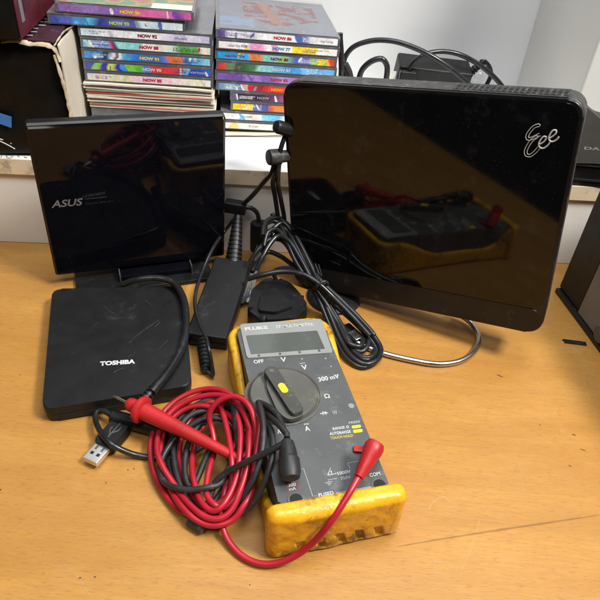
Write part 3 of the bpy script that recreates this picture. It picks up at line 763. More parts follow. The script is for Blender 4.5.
lathe('plug', [(-9, 3.6), (-8, 5.8), (-4, 7.0), (4, 7.0), (5, 6.3), (Lh*.35, 6.0), (Lh*.6, 5.6), (Lh*.9, 4.6), (Lh, 3.0)], h0, h1, M_rubber, bl, seg=24)
ps = at(289, 467, MZ)
lathe('plug_collar', [(0, 6), (8, 6)], Vector((ps.x, ps.y, MZ+1)), Vector((h0.x, h0.y, 52)), M_rubber, bl, seg=24)

# ------------------------------------------------------------------ compact discs on the shelf
def hx(h): 
    h = h.lstrip('#'); v = [int(h[i:i+2], 16)/255 for i in (0, 2, 4)]
    return tuple(((c+.055)/1.055)**2.4 if c > .04045 else c/12.92 for c in v)
def lerp(a, b, t): return tuple(x+(y-x)*t for x, y in zip(a, b))
def spine_func(stops, seed):
    st = [(u, hx(c)) for u, c in stops]
    rn = random.Random(seed*13+5); blobs, prints = [], []
    for k in range(rn.randint(4, 8)):
        bu = rn.uniform(.03, .97)
        if .42 < bu < .64: continue
        bc = rn.choice([st[rn.randrange(len(st))][1], st[rn.randrange(len(st))][1], (.75, .74, .72)])
        blobs.append((bu, rn.uniform(.1, .9), rn.uniform(.003, .016), rn.uniform(.3, .9), rn.uniform(-.04, .04), bc))
    for b0, b1 in ((.06, .20), (.70, .93)):
        if rn.random() < .75:
            cc = rn.choice([(.06, .06, .12), (.7, .7, .7), (.25, .1, .2)])
            prints.append((b0, b1, .62, cc)); prints.append((b0, b0+(b1-b0)*rn.uniform(.4, .9), .32, cc))
    def f(u, v):
        n = noise.noise(Vector((u*9+seed*7.3, v*1.2, seed)))*.022 + (v-.5)*.022*math.sin(seed*2.1+u*9)
        w = u+n
        for (a, ca), (b, cb) in zip(st, st[1:]):
            if w <= b:
                t = max(0, min(1, (w-a)/max(b-a, 1e-4))); t = (max(0, min(1, (t-.42)/.16)) if int(a*97+seed) % 3 else t) if b-a > .04 else t
                c = lerp(ca, cb, t); break
        else: c = st[-1][1]
        for (bu, bv, ru, rv, sk, bc) in blobs:
            du, dv_ = (u-bu-sk*(v-.5))/ru, (v-bv)/rv
            if du*du+dv_*dv_ < 1: c = bc
        for (b0, b1, bv, bc) in prints:
            if b0 < u < b1 and abs(v-bv) < .11 and noise.noise(Vector((u*260, bv*9, seed))) > -.12: c = lerp(c, bc, .8)
        k = 1 + noise.noise(Vector((u*70+seed, v*3, 3.3)))*.22 + (.25 if noise.noise(Vector((u*33, v*5, seed*1.7))) > .42 else 0)
        return tuple(min(1, x*k) for x in c)
    return f
CW, CD, CZ = 125.0, 141.5, 10.4
def disc_case(M, stops, word, wu, wcol, label, group, seed, cover=None, extra=()):
    """jewel case: front-left-bottom based frame M, spine at local y=0"""
    t = thing('disc_case', label, 'CD case', M, group)
    w = CW/2
    box('tray', (-w, .5, .25), (w, CD, CZ-1.9), M_case, t, .45, 2)
    if stops:
        sp = painted('spine_card', lambda u, v: Vector((-w+2.6+u*(CW-5.2), .28, 1.5+v*6.4)), 420, 12, spine_func(stops, seed), M_ink, t)
        if word:
            text('spine_lettering', word, (-w+wu*CW, .2, 2.95), (-w+wu*CW+CW*.145, .2, 2.95), (-w+wu*CW, .2, 6.1), wcol, sp, .06, bold=.05)
        for (eu, ew, body, m_) in extra:
            text('spine_lettering', body, (-w+eu*CW, .2, 3.5), (-w+(eu+ew)*CW, .2, 3.5), (-w+eu*CW, .2, 6.0), m_, sp, .06)
    if cover:
        painted('cover_card', lambda u, v: Vector((-w+4+u*(CW-6), 3+v*(CD-20), CZ-1.3)), 90, 90, cover, M_ink, t)
    box('lid', (-w, .5, CZ-1.85 if not cover else CZ-1.1), (w, CD, CZ-.05), M_case if not cover else M_clear, t, .4, 2)
    return t
def cover_a(u, v):
    base = lerp(hx('7b7f8c'), hx('9aa0ac'), .5+.5*noise.noise(Vector((u*4, v*4, 1))))
    n = noise.noise(Vector((u*7, v*9, 4)))
    if .22 < u < .88 and .30+.1*math.sin(u*9) < v < .95 and n > -.12 and not (.50 < u < .53): base = lerp(hx('7d2522'), hx('98403a'), .5+.5*noise.noise(Vector((u*20, v*20, 2))))
    if abs(u-.47-(.5-v)*.16) < .05 and .25 < v < .97: base = hx('b5734a')
    if u < .30 and .12 < v < .4 and n > -.2: base = hx('8fa9d0')
    if abs(n) < .02 and .2 < u < .8: base = hx('b9b2b0')
    return tuple(x*.62 for x in base)
def cover_b(u, v):
    n = noise.noise(Vector((u*6, v*6, 8))); n2 = noise.noise(Vector((u*9, v*7, 2)))
    c = lerp(hx('8f8a4a'), hx('b7a052'), .5+.5*n)
    if n2 > .15: c = hx('5f8a5c')
    if n2 < -.22: c = hx('b0643a')
    if u > .68 and v < .16: c = hx('e8e2d8')
    return c
MC = Matrix.Translation((-44.17, 636.52, 0)) @ Matrix.Rotation(R(9.3), 4, 'Z')
MD = Matrix.Translation((-168.18, 601.51, 0)) @ Matrix.Rotation(R(7.38), 4, 'Z')
def lay(Mb, dx, dy, z, roll, yaw): return Mb @ Matrix.Translation((dx, dy, z)) @ Matrix.Rotation(R(roll), 4, 'Y') @ Matrix.Rotation(R(yaw), 4, 'Z')
GR, GL = 'CD cases in the right-hand stack', 'CD cases in the left-hand stack'
P_ = M_print; RED = mat('red spine ink', hx('c02038'), .5); NAVY = mat('navy spine ink', hx('23407e'), .5); BURG = mat('burgundy spine ink', hx('7a2a3c'), .5)
YEL = mat('yellow spine ink', hx('f0d22c'), .5); ORG = mat('orange spine ink', hx('f0a028'), .5); GRN = mat('lime spine ink', hx('b8d850'), .5); TEAL = mat('teal spine ink', hx('2f8fc0'), .5)
GRY = mat('grey spine ink', hx('8a8890'), .5)
right = [  # top first: dx, yaw, stops, word, u, ink, label
 (0, 0, [(0, '5a4a8c'), (.05, '6a5a9a'), (.09, 'e9e6ee'), (.25, 'd4d2e4'), (.4, 'f2f0f4'), (.62, 'eceaf2'), (.66, '5c6cb8'), (.74, '7c86c4'), (.78, 'eeeaf0'), (1, 'f4f0f2')], 'NOW 86', .46, RED, 'topmost CD case of the right stack, white spine and brownish cover showing', ((.22, .09, 'Music', GRY), (.84, .1, 'various', GRY))),
 (.5, .2, [(0, 'f3e8ec'), (.24, 'f6f0f0'), (.27, 'e79ac8'), (.36, 'eaa0cc'), (.40, 'f4eef0'), (.47, 'e9a0cc'), (.52, 'f6f2ee'), (.60, 'f4f0e0'), (.63, 'f2dc2a'), (.80, 'f4d83a'), (.86, 'f4efe2'), (1, 'f2e8e4')], 'NOW 77', .45, TEAL, 'white and yellow spined CD case just below the top of the right stack', ((.1, .09, 'music from', GRY), (.2, .05, 'now', NAVY))),
 (-1, -.3, [(0, '24a4e0'), (.12, '1f9cdc'), (.25, '35b0e4'), (.28, 'e8783a'), (.35, 'e87a3c'), (.39, '7fc8b0'), (.48, '8cc8d0'), (.56, '8ed070'), (.66, '5a62b8'), (.76, '6a6cc0'), (.82, '8cc06a'), (.88, 'eccb30'), (.95, 'e8b834'), (.97, 'd8402c'), (1, 'd23c2c')], 'NOW 80', .45, BURG, 'bright cyan spined CD case third from the top of the right stack', ((.08, .09, 'music from', NAVY), (.19, .05, 'now', NAVY))),
 (0, .4, [(0, 'd83a34'), (.05, 'dc3c34'), (.08, '5a8c58'), (.18, '2f5a34'), (.30, '4a7c50'), (.34, '96d0c0'), (.42, '88c8d0'), (.50, '5aa8e0'), (.62, '4c98dc'), (.8, '8cc0ea'), (1, '6aa8dc')], 'NOW 81', .46, P_, 'blue and green spined CD case with a red end in the right stack', ()),
 (-1.5, 0, [(0, '7a62b0'), (.15, '6c4ea4'), (.3, '9a78c0'), (.45, '8462b4'), (.55, 'a48cd0'), (.7, 'b070c0'), (1, '7a5cb0')], 'NOW 82', .46, RED, 'purple spined CD case in the middle of the right stack', ()),
 (-.5, -.3, [(0, '6c8cb4'), (.1, '9ab4d0'), (.2, '5c7cac'), (.24, 'dca0a8'), (.28, 'c83038'), (.38, '8c2030'), (.45, 'e03828'), (.7, 'e04a2c'), (1, 'c03028')], 'NOW 83', .46, ORG, 'red spined CD case above the inset cases of the right stack', ()),
 (14, .5, [(0, '6a5a86'), (.08, '2c2038'), (.2, '34243e'), (.34, '5a3058'), (.45, 'a04a80'), (.6, '4a2c50'), (1, '302038')], '', .2, P_, 'dark plum spined CD case set back to the right in the right stack', ((.09, .1, 'Music', P_), (.23, .1, 'NOW', P_))),
 (14.5, 0, [(0, 'f0cc28'), (.16, 'f0d030'), (.2, '6868b4'), (.30, '4a50a0'), (.34, 'b05a50'), (.38, 'ec8030'), (.55, 'ea7834'), (.62, '9c94cc'), (1, '7a70b8')], '', .2, P_, 'orange and yellow spined CD case low in the right stack', ((.05, .08, 'music', ORG),)),
 (4, .6, [(0, 'dedad8'), (.2, 'ecebe8'), (.28, 'e2c8c4'), (.32, 'e8eef2'), (.38, '7cc4ea'), (.5, '62b4e4'), (.56, 'eceaea'), (.64, 'e0a898'), (1, 'ece6e2')], '', .2, P_, 'white spined CD case with a pale blue patch low in the right stack', ((.19, .08, 'now', GRY),)),
 (4.5, .2, [(0, 'eae2d4'), (.1, 'ecd07a'), (.16, 'f0eadc'), (.45, 'f2ece2'), (.52, 'ec9c80'), (.56, 'f2ead8'), (.62, 'f0cc30'), (.75, 'ecc028'), (1, 'f0e6d8')], '', .2, P_, 'bottom CD case of the right stack, white spine with yellow patches', ((.24, .08, 'now', GRY),)),
]
ztop = 98 + 1.4 + 104
for i, (dx, yaw, stops, w_, wu, ink, lab, ex) in enumerate(right):
    M = lay(MC, dx, random.uniform(-1, .6), 99.6 + (9-i)*10.42 + 2.3, 2.0, yaw)
    disc_case(M, stops, w_, wu, ink, lab, GR, i+1, cover_a if i == 0 else None, ex)
left = [
 (-16.5, -2, 0.6, [(0, '8a68b4'), (.2, '9a78c0'), (.42, '8c66b6'), (.52, 'b86aa8'), (.62, 'e06ca4'), (.82, 'd86cb0'), (.9, '7a4aa4'), (.97, 'c860a0'), (1, 'd868a0')], 'NOW 96', .46, YEL, 'purple and pink spined CD case on top of the left stack', ()),
 (-25, -1, 1.5, [(0, '4a58b0'), (.1, '5a6cc0'), (.22, '4a8cd0'), (.3, '58b8e0'), (.37, '3a3a90'), (.52, '6a68c0'), (.62, '5858a8'), (.66, '8c98b0'), (.69, 'd0e4ea'), (.8, 'c4e0e8'), (1, 'dceef0')], 'NOW 93', .44, GRN, 'blue spined CD case jutting out to the left near the top of the left stack', ()),
 (0, 0, 0, [(0, 'cfe4f2'), (.2, 'e2ecf4'), (.4, 'f0eef4'), (.6, 'f4f2f4'), (.75, 'c4bede'), (.85, 'dcd8ea'), (1, 'c0bad8')], 'NOW 92', .44, BURG, 'pale white spined CD case under the two jutting cases of the left stack', ((.72, .09, 'music', NAVY),)),
 (.6, 0, .2, [(0, '8cacdc'), (.2, '7c98d4'), (.23, 'c83848'), (.255, '33388c'), (.28, '9cdcd4'), (.42, '86ccd4'), (.5, 'e8e4ea'), (.62, 'ece8dc'), (.72, 'c8dcd4'), (.76, '58a44c'), (.9, '66b058'), (.95, 'f0eadc'), (1, 'e4dcc8')], 'NOW 88', .44, RED, 'light blue spined CD case with a green right end in the left stack', ((.09, .12, 'music from', NAVY),)),
 (0, 0, -.2, [(0, '4c94d4'), (.1, '3a80c8'), (.18, '24446c'), (.22, 'dce4ec'), (.25, '402c48'), (.27, 'f0e4e4'), (.3, '54b0e0'), (.4, '3a74d0'), (.55, '3c68c0'), (.64, '5878cc'), (.68, 'e87030'), (.77, 'e8804c'), (.81, '3c88d4'), (.9, '6ab4e0'), (1, '8ccce8')], 'NOW 91', .44, YEL, 'mid blue spined CD case with an orange patch in the left stack', ()),
 (.4, 0, .1, [(0, '4c54a4'), (.1, '8cc05c'), (.13, '3a3c98'), (.22, 'c0cc50'), (.25, '3434a0'), (.3, '4a90d4'), (.34, '78c43c'), (.44, '5cb03c'), (.47, '5a78d0'), (.56, 'd83840'), (.74, 'dc3c40'), (.8, '7aaee0'), (.85, '2c48b0'), (1, '3458c4')], 'NOW 90', .45, P_, 'CD case with green, red and deep blue spine in the left stack', ((.82, .12, 'various', P_),)),
 (.2, 0, 0, [(0, 'cfc8cc'), (.12, 'd8d2c4'), (.3, 'd4d0a8'), (.42, 'e4c4d4'), (.6, 'f0c8d4'), (.75, 'f0dce0'), (.85, 'e8e4c8'), (1, 'ece4da')], 'NOW 85', .45, RED, 'pale pink spined CD case just above the card sleeves', ()),
]
for i, (dx, dy, yaw, stops, w_, wu, ink, lab, ex) in enumerate(left):
    M = lay(MD, dx, dy-random.uniform(0, .6), 201.49 - 5.2 + 10.42*(2-i), 1.1, yaw)
    disc_case(M, stops, w_, wu, ink, lab, GL, i+21, cover_b if i == 0 else None, ex)
# card sleeves under the left stack, and the plain cases they lie on
zs = 201.49 - 5.2 - 41.7
sl = [('cream card disc sleeve sagging open directly under the pink spined case', .8, M_cream), ('card disc sleeve with a red edge second below the cases', -1.2, M_cream),
      ('cream card disc sleeve with brown fold third below the cases', 1.5, M_cream), ('lowest cream card disc sleeve resting over the dark drive edge', -.5, M_cream)]
for i, (lab, yaw, m_) in enumerate(sl):
    z = zs - 6.6*(i+1)
    M = lay(MD, -1+i*.9, -3.5+i*.8, z, 1.1+(.55, -.35, .5, .2)[i], yaw)
    t = thing('card_sleeve', lab, 'disc sleeve', M, 'card sleeves in the left stack')
    bm = bmesh.new()
    n = 24
    def sheet(z0, amp, th, ph):
        g = []
        for k in range(n+1):
            u = k/n; zz = z0 + amp*math.sin(u*math.pi*.9+ph) + noise.noise(Vector((u*4, i, ph)))*.5
            g.append([bm.verts.new((-63+u*126, y, zz+dz)) for y, dz in ((0, 0), (126, 0), (126, th), (0, th))])
        for a, b in zip(g, g[1:]):
            for j in range(4): bm.faces.new((a[j], a[(j+1) % 4], b[(j+1) % 4], b[j]))
        bm.faces.new(g[0]); bm.faces.new(g[-1][::-1])
    sheet(.6, -.35, 1.5, .3+i)
    sheet(3.6, .9, 1.7, i*1.3)
    finish(bm, 'card', m_, t)
    box('insert', (-61, -.4, 2.2), (61.5, 120, 3.5), M_redcard if i % 2 else M_darkcard, t, .2, 1)
for i in range(3):
    M = lay(MD, i*.8, 0, 98.3 + 1.1 + 10.42*i - .2, .5, 0)
    disc_case(M, None, '', 0, P_, 'plain disc case at the foot of the left stack behind the upright drive', GL, 50+i)
M = lay(MC, -14, -6, 99.0, .2, 3)
t = thing('booklet', 'thin cream booklet curling under the bottom of the right stack', 'booklet', M)
bm = bmesh.new()
for z0, sgn in ((.4, 1), (1.2, -.4)):
    g = [[bm.verts.new((-50+k*4, y, z0+sgn*.6*math.sin(k*.25))) for y in (0, 110)] for k in range(28)]
    h = [[bm.verts.new((v.co.x, v.co.y, v.co.z+.45)) for v in p] for p in g]
    for k in range(27):
        bm.faces.new((g[k][0], g[k+1][0], g[k+1][1], g[k][1])); bm.faces.new((h[k][0], h[k][1], h[k+1][1], h[k+1][0]))
        bm.faces.new((g[k][0], h[k][0], h[k+1][0], g[k+1][0]))
finish(bm, 'pages', M_cream, t)

# ------------------------------------------------------------------ power adapter, mains plug and the tied cable bundle
def pv(x, y, Y): return on_plane(x, y, (0, Y, 0), (0, 1, 0))
p0 = at(186.5, 331, 17); p1 = at(216, 254, 30)
yaw = math.atan2(-(p1.x-p0.x), p1.y-p0.y); Lb = math.hypot(p1.x-p0.x, p1.y-p0.y)
MP = Matrix.Translation((p0.x, p0.y, 0)) @ Matrix.Rotation(yaw, 4, 'Z') @ Matrix.Rotation(math.atan2(13, Lb), 4, 'X')
pw = thing('power_adapter', 'black oblong power adapter with ribbed cable ends lying beside the flat portable drive', 'power adapter', MP)
PWW = 36
bm = bmesh.new(); add_box(bm, (0, 0, 8.6), (PWW, Lb, 17), 1.8, 3); finish(bm, 'upper_shell', M_blackmat, pw)
bm = bmesh.new(); add_box(bm, (.3, .3, .8), (PWW-.3, Lb-.3, 8.2), 1.4, 3); finish(bm, 'lower_shell', M_black, pw)
a, b = MP @ Vector((15, 0, 9)), at(206, 371, 6)
lathe('strain_relief', ribbed((b-a).length, 6.2, 4.6, 8, .72), a, b, M_black, pw, seg=18)
a2, b2 = MP @ Vector((18, Lb, 10)), pv(238, 216, 532)
lathe('strain_relief', ribbed((b2-a2).length, 8.6, 4.6, 11, .88), a2, b2, M_black, pw, seg=18)
tube('cable', [at(206, 369, 6), at(208, 376, 3.5)+Vector((4, 0, 0)), at(212, 366, 12), at(209, 350, 26)] + px((206, 338, 27), (199, 322, 27), (195, 306, 28), (196, 291, 30), (203, 270, 34), (213, 248, 42)) + [pv(224, 232, 528), pv(236, 216, 534), pv(240, 208, 536)], 1.7, M_cable, pw)
a, b = pv(225, 206, 537), pv(246, 207.5, 537)
box('connector', (-11, -6, -6), (11, 6, 6), M_black, pw, 2, 2, M=Matrix.Translation((a+b)/2) @ Matrix.Rotation(R(5), 4, 'Y'), world=True)
tube('cable', [b, pv(251, 208, 538), pv(256.5, 212, 539), pv(259, 220, 540), pv(259, 228, 539), pv(259, 252, 537), at(252, 266, 18), at(243, 281, 14), at(234, 296, 8), at(233, 306, 5)], 2.4, M_cable, pw)
a, b = pv(259, 222, 539.5), pv(258.5, 251, 536)
lathe('ferrite_core', [(0, 4), (.5, 8), (2, 9), ((b-a).length-2, 9), ((b-a).length-.5, 8), ((b-a).length, 4)], a, b, M_blackmat, pw, seg=24)

PT = [(247, 309), (252, 289), (264, 279), (276, 276.5), (290, 282), (300, 293), (309, 306), (296, 318), (262, 320)]
up_ = thing('mains_plug', 'black three pin mains plug lying behind the top edge of the multimeter', 'plug', Matrix.Translation(at(276, 300, 0)))
o2 = [(at(x, y, 24).x, at(x, y, 24).y) for x, y in PT]
prism('plug_body', round_poly(o2, 5), 2, 24, M_black, up_, 6, 4, world=True)
ins = [at(x, y, 24) for x, y in ((262, 296), (272, 292.5), (286, 300), (293, 309), (275, 315), (258, 313))]
prism('plug_cover', round_poly([(p.x, p.y) for p in ins], 3), 20, 27.5, M_black, up_, 1.5, 3, world=True)
for x, y in ((254, 300), (300, 306)):
    p = at(x, y, 0); box('pin', (p.x-3, p.y-2, .3), (p.x+3, p.y+2, 12), M_metal, up_, .4, world=True)
tube('plug_cable', px((276, 280, 20), (274, 272, 30), (284, 268, 36), (300, 271, 38), (318, 284, 34), (330, 296, 27)), 2.2, M_cable, up_)

cb = thing('cable_bundle', 'bundle of black power cable folded in loops and twist tied by the wire stand', 'cable', Matrix.Translation(at(330, 300, 0)))
def wob(pts, dx, dy, dz): return [at(x+dx, y+dy, z+dz) for x, y, z in pts]
loopA = [(263, 236, 62), (266, 222, 66), (277, 217.5, 66), (289, 226, 60), (300, 244, 52), (311, 266, 42), (321, 286, 33), (340, 303, 24), (360, 321, 15), (375, 338, 9), (381, 350, 6), (377, 360, 5), (365, 364, 5), (352, 357, 6), (341, 341, 8), (331, 318, 15), (321, 294, 26), (311, 276, 34), (297, 254, 42), (283, 236, 50), (272, 228, 56)]
loopB = [(270, 232, 55), (279, 226, 58), (292, 240, 50), (302, 262, 40), (318, 285, 30), (338, 304, 20), (357, 323, 12), (371, 340, 5.5), (376, 350, 3.5), (371, 357, 3), (362, 357, 3), (352, 348, 3.5), (340, 326, 8), (327, 300, 20), (315, 283, 28), (296, 268, 32), (280, 256, 34), (268, 252, 36), (260, 260, 34), (252, 272, 30)]
tube('cable', wob(loopA, 0, 0, 0), 2.5, M_cable, cb); tube('cable', wob(loopA[1:-2], -3.2, 3.4, -3), 2.5, M_cable, cb)
tube('cable', wob(loopB, 0, 0, 0), 2.4, M_cable, cb)
tube('cable', wob(loopB[:8], 3.5, -3.5, 5)+wob([(364, 333, 8), (361, 346, 8), (350, 344, 9), (336, 320, 14), (322, 297, 26), (309, 279, 36), (294, 256, 46), (281, 240, 52), (269, 240, 52), (258, 250, 46), (250, 262, 36)], 0, 0, 0), 2.3, M_cable, cb)
tube('cable', wob([(264, 246, 50), (268, 232, 58), (276, 229, 60), (287, 243, 55), (296, 262, 46), (306, 277, 39), (318, 289, 31), (330, 306, 19), (344, 330, 10), (354, 352, 3.5), (366, 360, 3), (374, 353, 3), (370, 339, 6), (352, 318, 14), (326, 294, 30), (312, 279, 40), (300, 258, 50), (288, 240, 58), (278, 236, 58), (270, 244, 54), (262, 258, 46), (256, 270, 36)], 0, 0, 0), 2.3, M_cable, cb)
tube('cable', wob([(272, 214, 66), (281, 226, 60), (290, 250, 50), (301, 268, 42), (315, 282, 35), (322, 291, 29), (345, 309, 18), (364, 328, 10), (368, 345, 6), (360, 352, 4), (347, 338, 8), (333, 310, 17), (320, 289, 29), (306, 272, 36), (291, 249, 46), (279, 231, 52), (270, 238, 48), (262, 252, 40)], 0, 0, 0), 2.4, M_cable, cb)
tube('cable', px((248, 279, 33), (262, 275, 39), (284, 271.5, 42), (302, 274, 43), (316, 281.5, 40), (334, 298, 29), (352, 316, 20), (370, 336, 13)), 2.5, M_cable, cb)
tube('cable_tie', px((314, 289, 30), (318, 285, 38), (324, 281.5, 41), (327, 283, 38), (324, 288, 27), (317, 291, 24)), 1.7, M_rubber, cb)
tw = px((311, 254, 54), (319, 274, 45), (322, 277, 43), (315, 253, 52))
tube('twist_end', [tw[0]*.5+tw[1]*.5, tw[1], tw[2], tw[3]*.5+tw[2]*.5], .9, M_black, cb, smooth=False, seg=8)

# plugs and leads hanging at the back of the small computer
hl = thing('computer_lead', 'black lead and round plug hanging from the back left edge of the small computer', 'cable', Matrix.Translation(pv(275, 160, 510)), 'leads behind the small computer')
a, b = pv(268, 157.5, 504), pv(287, 156, 514)
lathe('round_plug', [(0, 5), (.6, 6.6), (2, 7.2), (12, 7.2), (12.5, 5.8), (20, 5.4)], a, b, M_shell, hl, seg=24)
tube('cable', [pv(274, 164, 508), pv(272, 172, 512), pv(264, 182, 522), pv(252, 196, 528), pv(241, 206, 537)], 2.3, M_cable, hl)
tube('cable', [pv(281, 160, 512), pv(276, 172, 508), pv(273, 182, 508), pv(275, 196, 513), pv(277, 210, 517), at(279, 224, 58)], 2.3, M_cable, hl)
h2 = thing('computer_lead', 'black plug poking out behind the small computer beside the lowest CD spines', 'cable', Matrix.Translation(pv(277, 128, 510)), 'leads behind the small computer')
a, b = pv(275, 126, 506), pv(289, 130, 514)
lathe('round_plug', [(0, 3), (1, 5), (3.5, 6), (16, 6), (20, 5.4)], a, b, M_black, h2, seg=24)
tube('cable', [pv(286, 134, 514), pv(281, 148, 508), pv(279, 165, 506), pv(278, 182, 506), pv(281, 200, 513), pv(284, 216, 516), at(285, 228, 54)], 2.2, M_cable, h2)

# scraps of clear wrapping
def crumple(name, corners, m, label, cat, nx=14, ny=18, amp=3.0, seed=1):
    A_, B_, C_, D_ = corners
    t = thing(name, label, cat, Matrix.Translation(A_))
    bm = bmesh.new(); g = []
    nrm = (B_-A_).cross(D_-A_).normalized()
    for j in range(ny+1):
        row = []
        for i in range(nx+1):
            u, v = i/nx, j/ny
            p = (A_*(1-u)+B_*u)*(1-v) + (D_*(1-u)+C_*u)*v
            n = abs(noise.noise(Vector((u*3.1+seed, v*4.2, seed))))*2-.6 + noise.noise(Vector((u*8, v*9, seed+4)))*.5
            row.append(bm.verts.new(p + nrm*amp*n))
        g.append(row)
    for j in range(ny):
        for i in range(nx): bm.faces.new((g[j][i], g[j][i+1], g[j+1][i+1], g[j+1][i]))
    bmesh.ops.solidify(bm, geom=bm.faces[:], thickness=.15)
    return finish(bm, 'film', m, t, world=True, angle=20)
M_foil = mat('silvery film', (.62, .62, .63), .22, metal=.75, var=.15, rvar=.12, bump=.6, bscale=60)
crumple('plastic_wrapper', [at(238, 303, 8), at(252, 300, 8), pv(263, 243, 535), pv(257, 243, 532)], M_foil, 'shiny crumpled strip of clear wrapping beside the power adapter', 'wrapper')

# second adapter with leads on the shelf behind the small computer
YB = 772
ca = (pv(397, 74, YB)+pv(465, 72, YB))/2
MB2 = Matrix.Translation(ca) @ Matrix.Rotation(R(3), 4, 'Z') @ Matrix.Rotation(R(2.5), 4, 'Y') @ Matrix.Rotation(R(12), 4, 'X')
pa2 = thing('power_adapter', 'black power adapter with looping leads propped against the wall behind the small computer', 'power adapter', MB2)
box('shell', (-44, -20, -44), (46, 14, 15), M_blackmat, pa2, 3, 3)
a, b = MB2 @ Vector((46, -2, 6)), pv(484, 61, YB+4)
lathe('strain_relief', ribbed((b-a).length, 5.5, 4, 6, .75), a, b, M_black, pa2, seg=16)
tube('cable', [b, pv(489, 66, YB+4), pv(491, 74, YB), pv(487, 84, YB-4), pv(480, 94, YB-4)], 2.6, M_cable, pa2)
box('plug', (-10, -10, -24), (10, 6, 9), M_black, pa2, 2.5, 3, M=Matrix.Translation(pv(407, 77, YB-24)), world=True)
box('label', (-4.5, -1, -8), (4.5, 0, 6), M_board, pa2, .2, 1, M=Matrix.Translation(pv(392, 76, YB-22)), world=True)
tube('cable', [pv(408, 72, YB-26), pv(413, 63, YB-26), pv(424, 55, YB-24), pv(440, 51.5, YB-18), pv(458, 54, YB-16), pv(478, 64, YB-14), pv(494, 77, YB-14), pv(505, 90, YB-14)], 2.9, M_cable, pa2)
lw = thing('loose_lead', 'thick black lead arching over the adapter behind the small computer', 'cable', Matrix.Translation(pv(345, 82, YB)))
tube('cable', [pv(350, 92, YB-30), pv(346, 76, YB-28), pv(344, 61, YB-26), pv(352, 48, YB-26), pv(370, 41, YB-26), pv(392, 41, YB-30), pv(415, 48, YB-36), pv(438, 60, YB-40), pv(462, 78, YB-40), pv(478, 94, YB-40)], 3.1, M_cable, lw)
tube('cable', [pv(340, 90, YB-50), pv(341.5, 70, YB-50), pv(341, 52, YB-50), pv(340, 38, YB-50), pv(340, 33, YB-50)], 3.4, M_cable, lw)
tube('cable', [pv(352, 88, YB-40), pv(349, 72, YB-40), pv(345, 64, YB-40)], 4, M_rubber, lw)
tube('cable', [pv(358, 84, YB-40), pv(362, 70, YB-40), pv(372, 61, YB-40), pv(382, 59, YB-40), pv(387, 66, YB-40), pv(386, 80, YB-40)], 3.4, M_cable, lw)
crumple('plastic_bag', [pv(432, 92, YB+14), pv(488, 94, YB+14), pv(480, 64, YB+24), pv(440, 66, YB+24)], M_film, 'clear plastic bag crumpled behind the looping leads', 'plastic bag', 18, 14, 5, 3)

# ------------------------------------------------------------------ cartons at the left end of the shelf
MCt = Matrix.Translation((-227, 539, 98.2)) @ Matrix.Rotation(R(7.4), 4, 'Z')
ct = thing('carton', 'crushed glossy black carton with torn cream edge and blue sticker on the shelf', 'carton', MCt)
def crushed(name, lo, hi, m, amp, n=14, parent=ct, M=None, seed=0):
    bm = bmesh.new(); add_box(bm, lo, hi, 1.5, 2)
    bmesh.ops.subdivide_edges(bm, edges=[e for e in bm.edges if e.calc_length() > 8], cuts=n, use_grid_fill=True)
    for v in bm.verts:
        c = v.co.copy()
        v.co += Vector([noise.noise(c*.03+Vector((k*9+seed, 0, 0)))*amp + noise.noise(c*.09+Vector((k*5+seed, 3, 0)))*amp*.35 for k in range(3)])
    return finish(bm, name, m, parent, angle=30)
crushed('box_body', (-210, 2, 2), (-3, 150, 104), M_carton, 2.6)
crushed('side_panel', (-2.2, 2, 0), (-.4, 150, 106), M_page, 1.6, 10, seed=3)
crushed('top_panel', (-208, 4, 106.5), (-6, 150, 108), M_plum, 1.8, 10, seed=5)
bm = bmesh.new()
def torn(pts, w):
    add_tube(bm, pts, lambda t: w*(.6+.7*abs(noise.noise(Vector((t*9, len(pts), 1))))), seg=7, step=2.5, flat=.45)
torn([(-6, 1, 98), (-3, 0, 80), (-1, 1, 55), (0, 0, 30), (-1, 1, 6)], 2.0)
torn([(-34, 0, 108), (-24, -2, 107), (-12, 1, 106), (-5, 2, 102), (-2, 1, 92)], 2.6)
torn([(-6, 4, 104), (-3, 30, 109), (-1, 60, 107), (-2, 96, 109)], 2.2)
torn([(-48, -1, 107), (-38, -2, 109), (-26, 0, 108.5)], 1.8)
torn([(-62, 0, 108), (-56, -1, 110), (-50, 0, 108)], 1.3)
finish(bm, 'torn_edge', mat('torn cream card', (.46, .37, .25), .85, var=.35, vscale=90, dust=(.16, .11, .07, .7), dscale=110, dthr=.52, bump=.5, bscale=200), ct)
def cl(x, y):
    n_ = MCt.to_3x3() @ Vector((0, 1, 0)); return MCt.inverted() @ on_plane(x, y, MCt @ Vector((0, -1.2, 0)), n_)
def cquad(name, pts, m, parent=ct, th=.5):
    bm = bmesh.new(); P = [cl(*p) for p in pts]
    a_ = [bm.verts.new(p) for p in P]; b_ = [bm.verts.new(p+Vector((0, th, 0))) for p in P]
    bm.faces.new(a_); bm.faces.new(b_[::-1])
    for i in range(4): bm.faces.new((a_[i], a_[(i+1) % 4], b_[(i+1) % 4], b_[i]))
    return finish(bm, name, m, parent)
cquad('sticker', [(-8, 111), (11.5, 117), (11.5, 128), (-8, 121)], M_blue)
bm = bmesh.new()
for s in ([(-5, 139), (6, 144), (15, 149)], [(10.5, 143.5), (11.5, 143.6)], [(-3, 138), (3, 140)]): add_tube(bm, [cl(*p) for p in s], .55, seg=6)
finish(bm, 'print', M_print, ct)
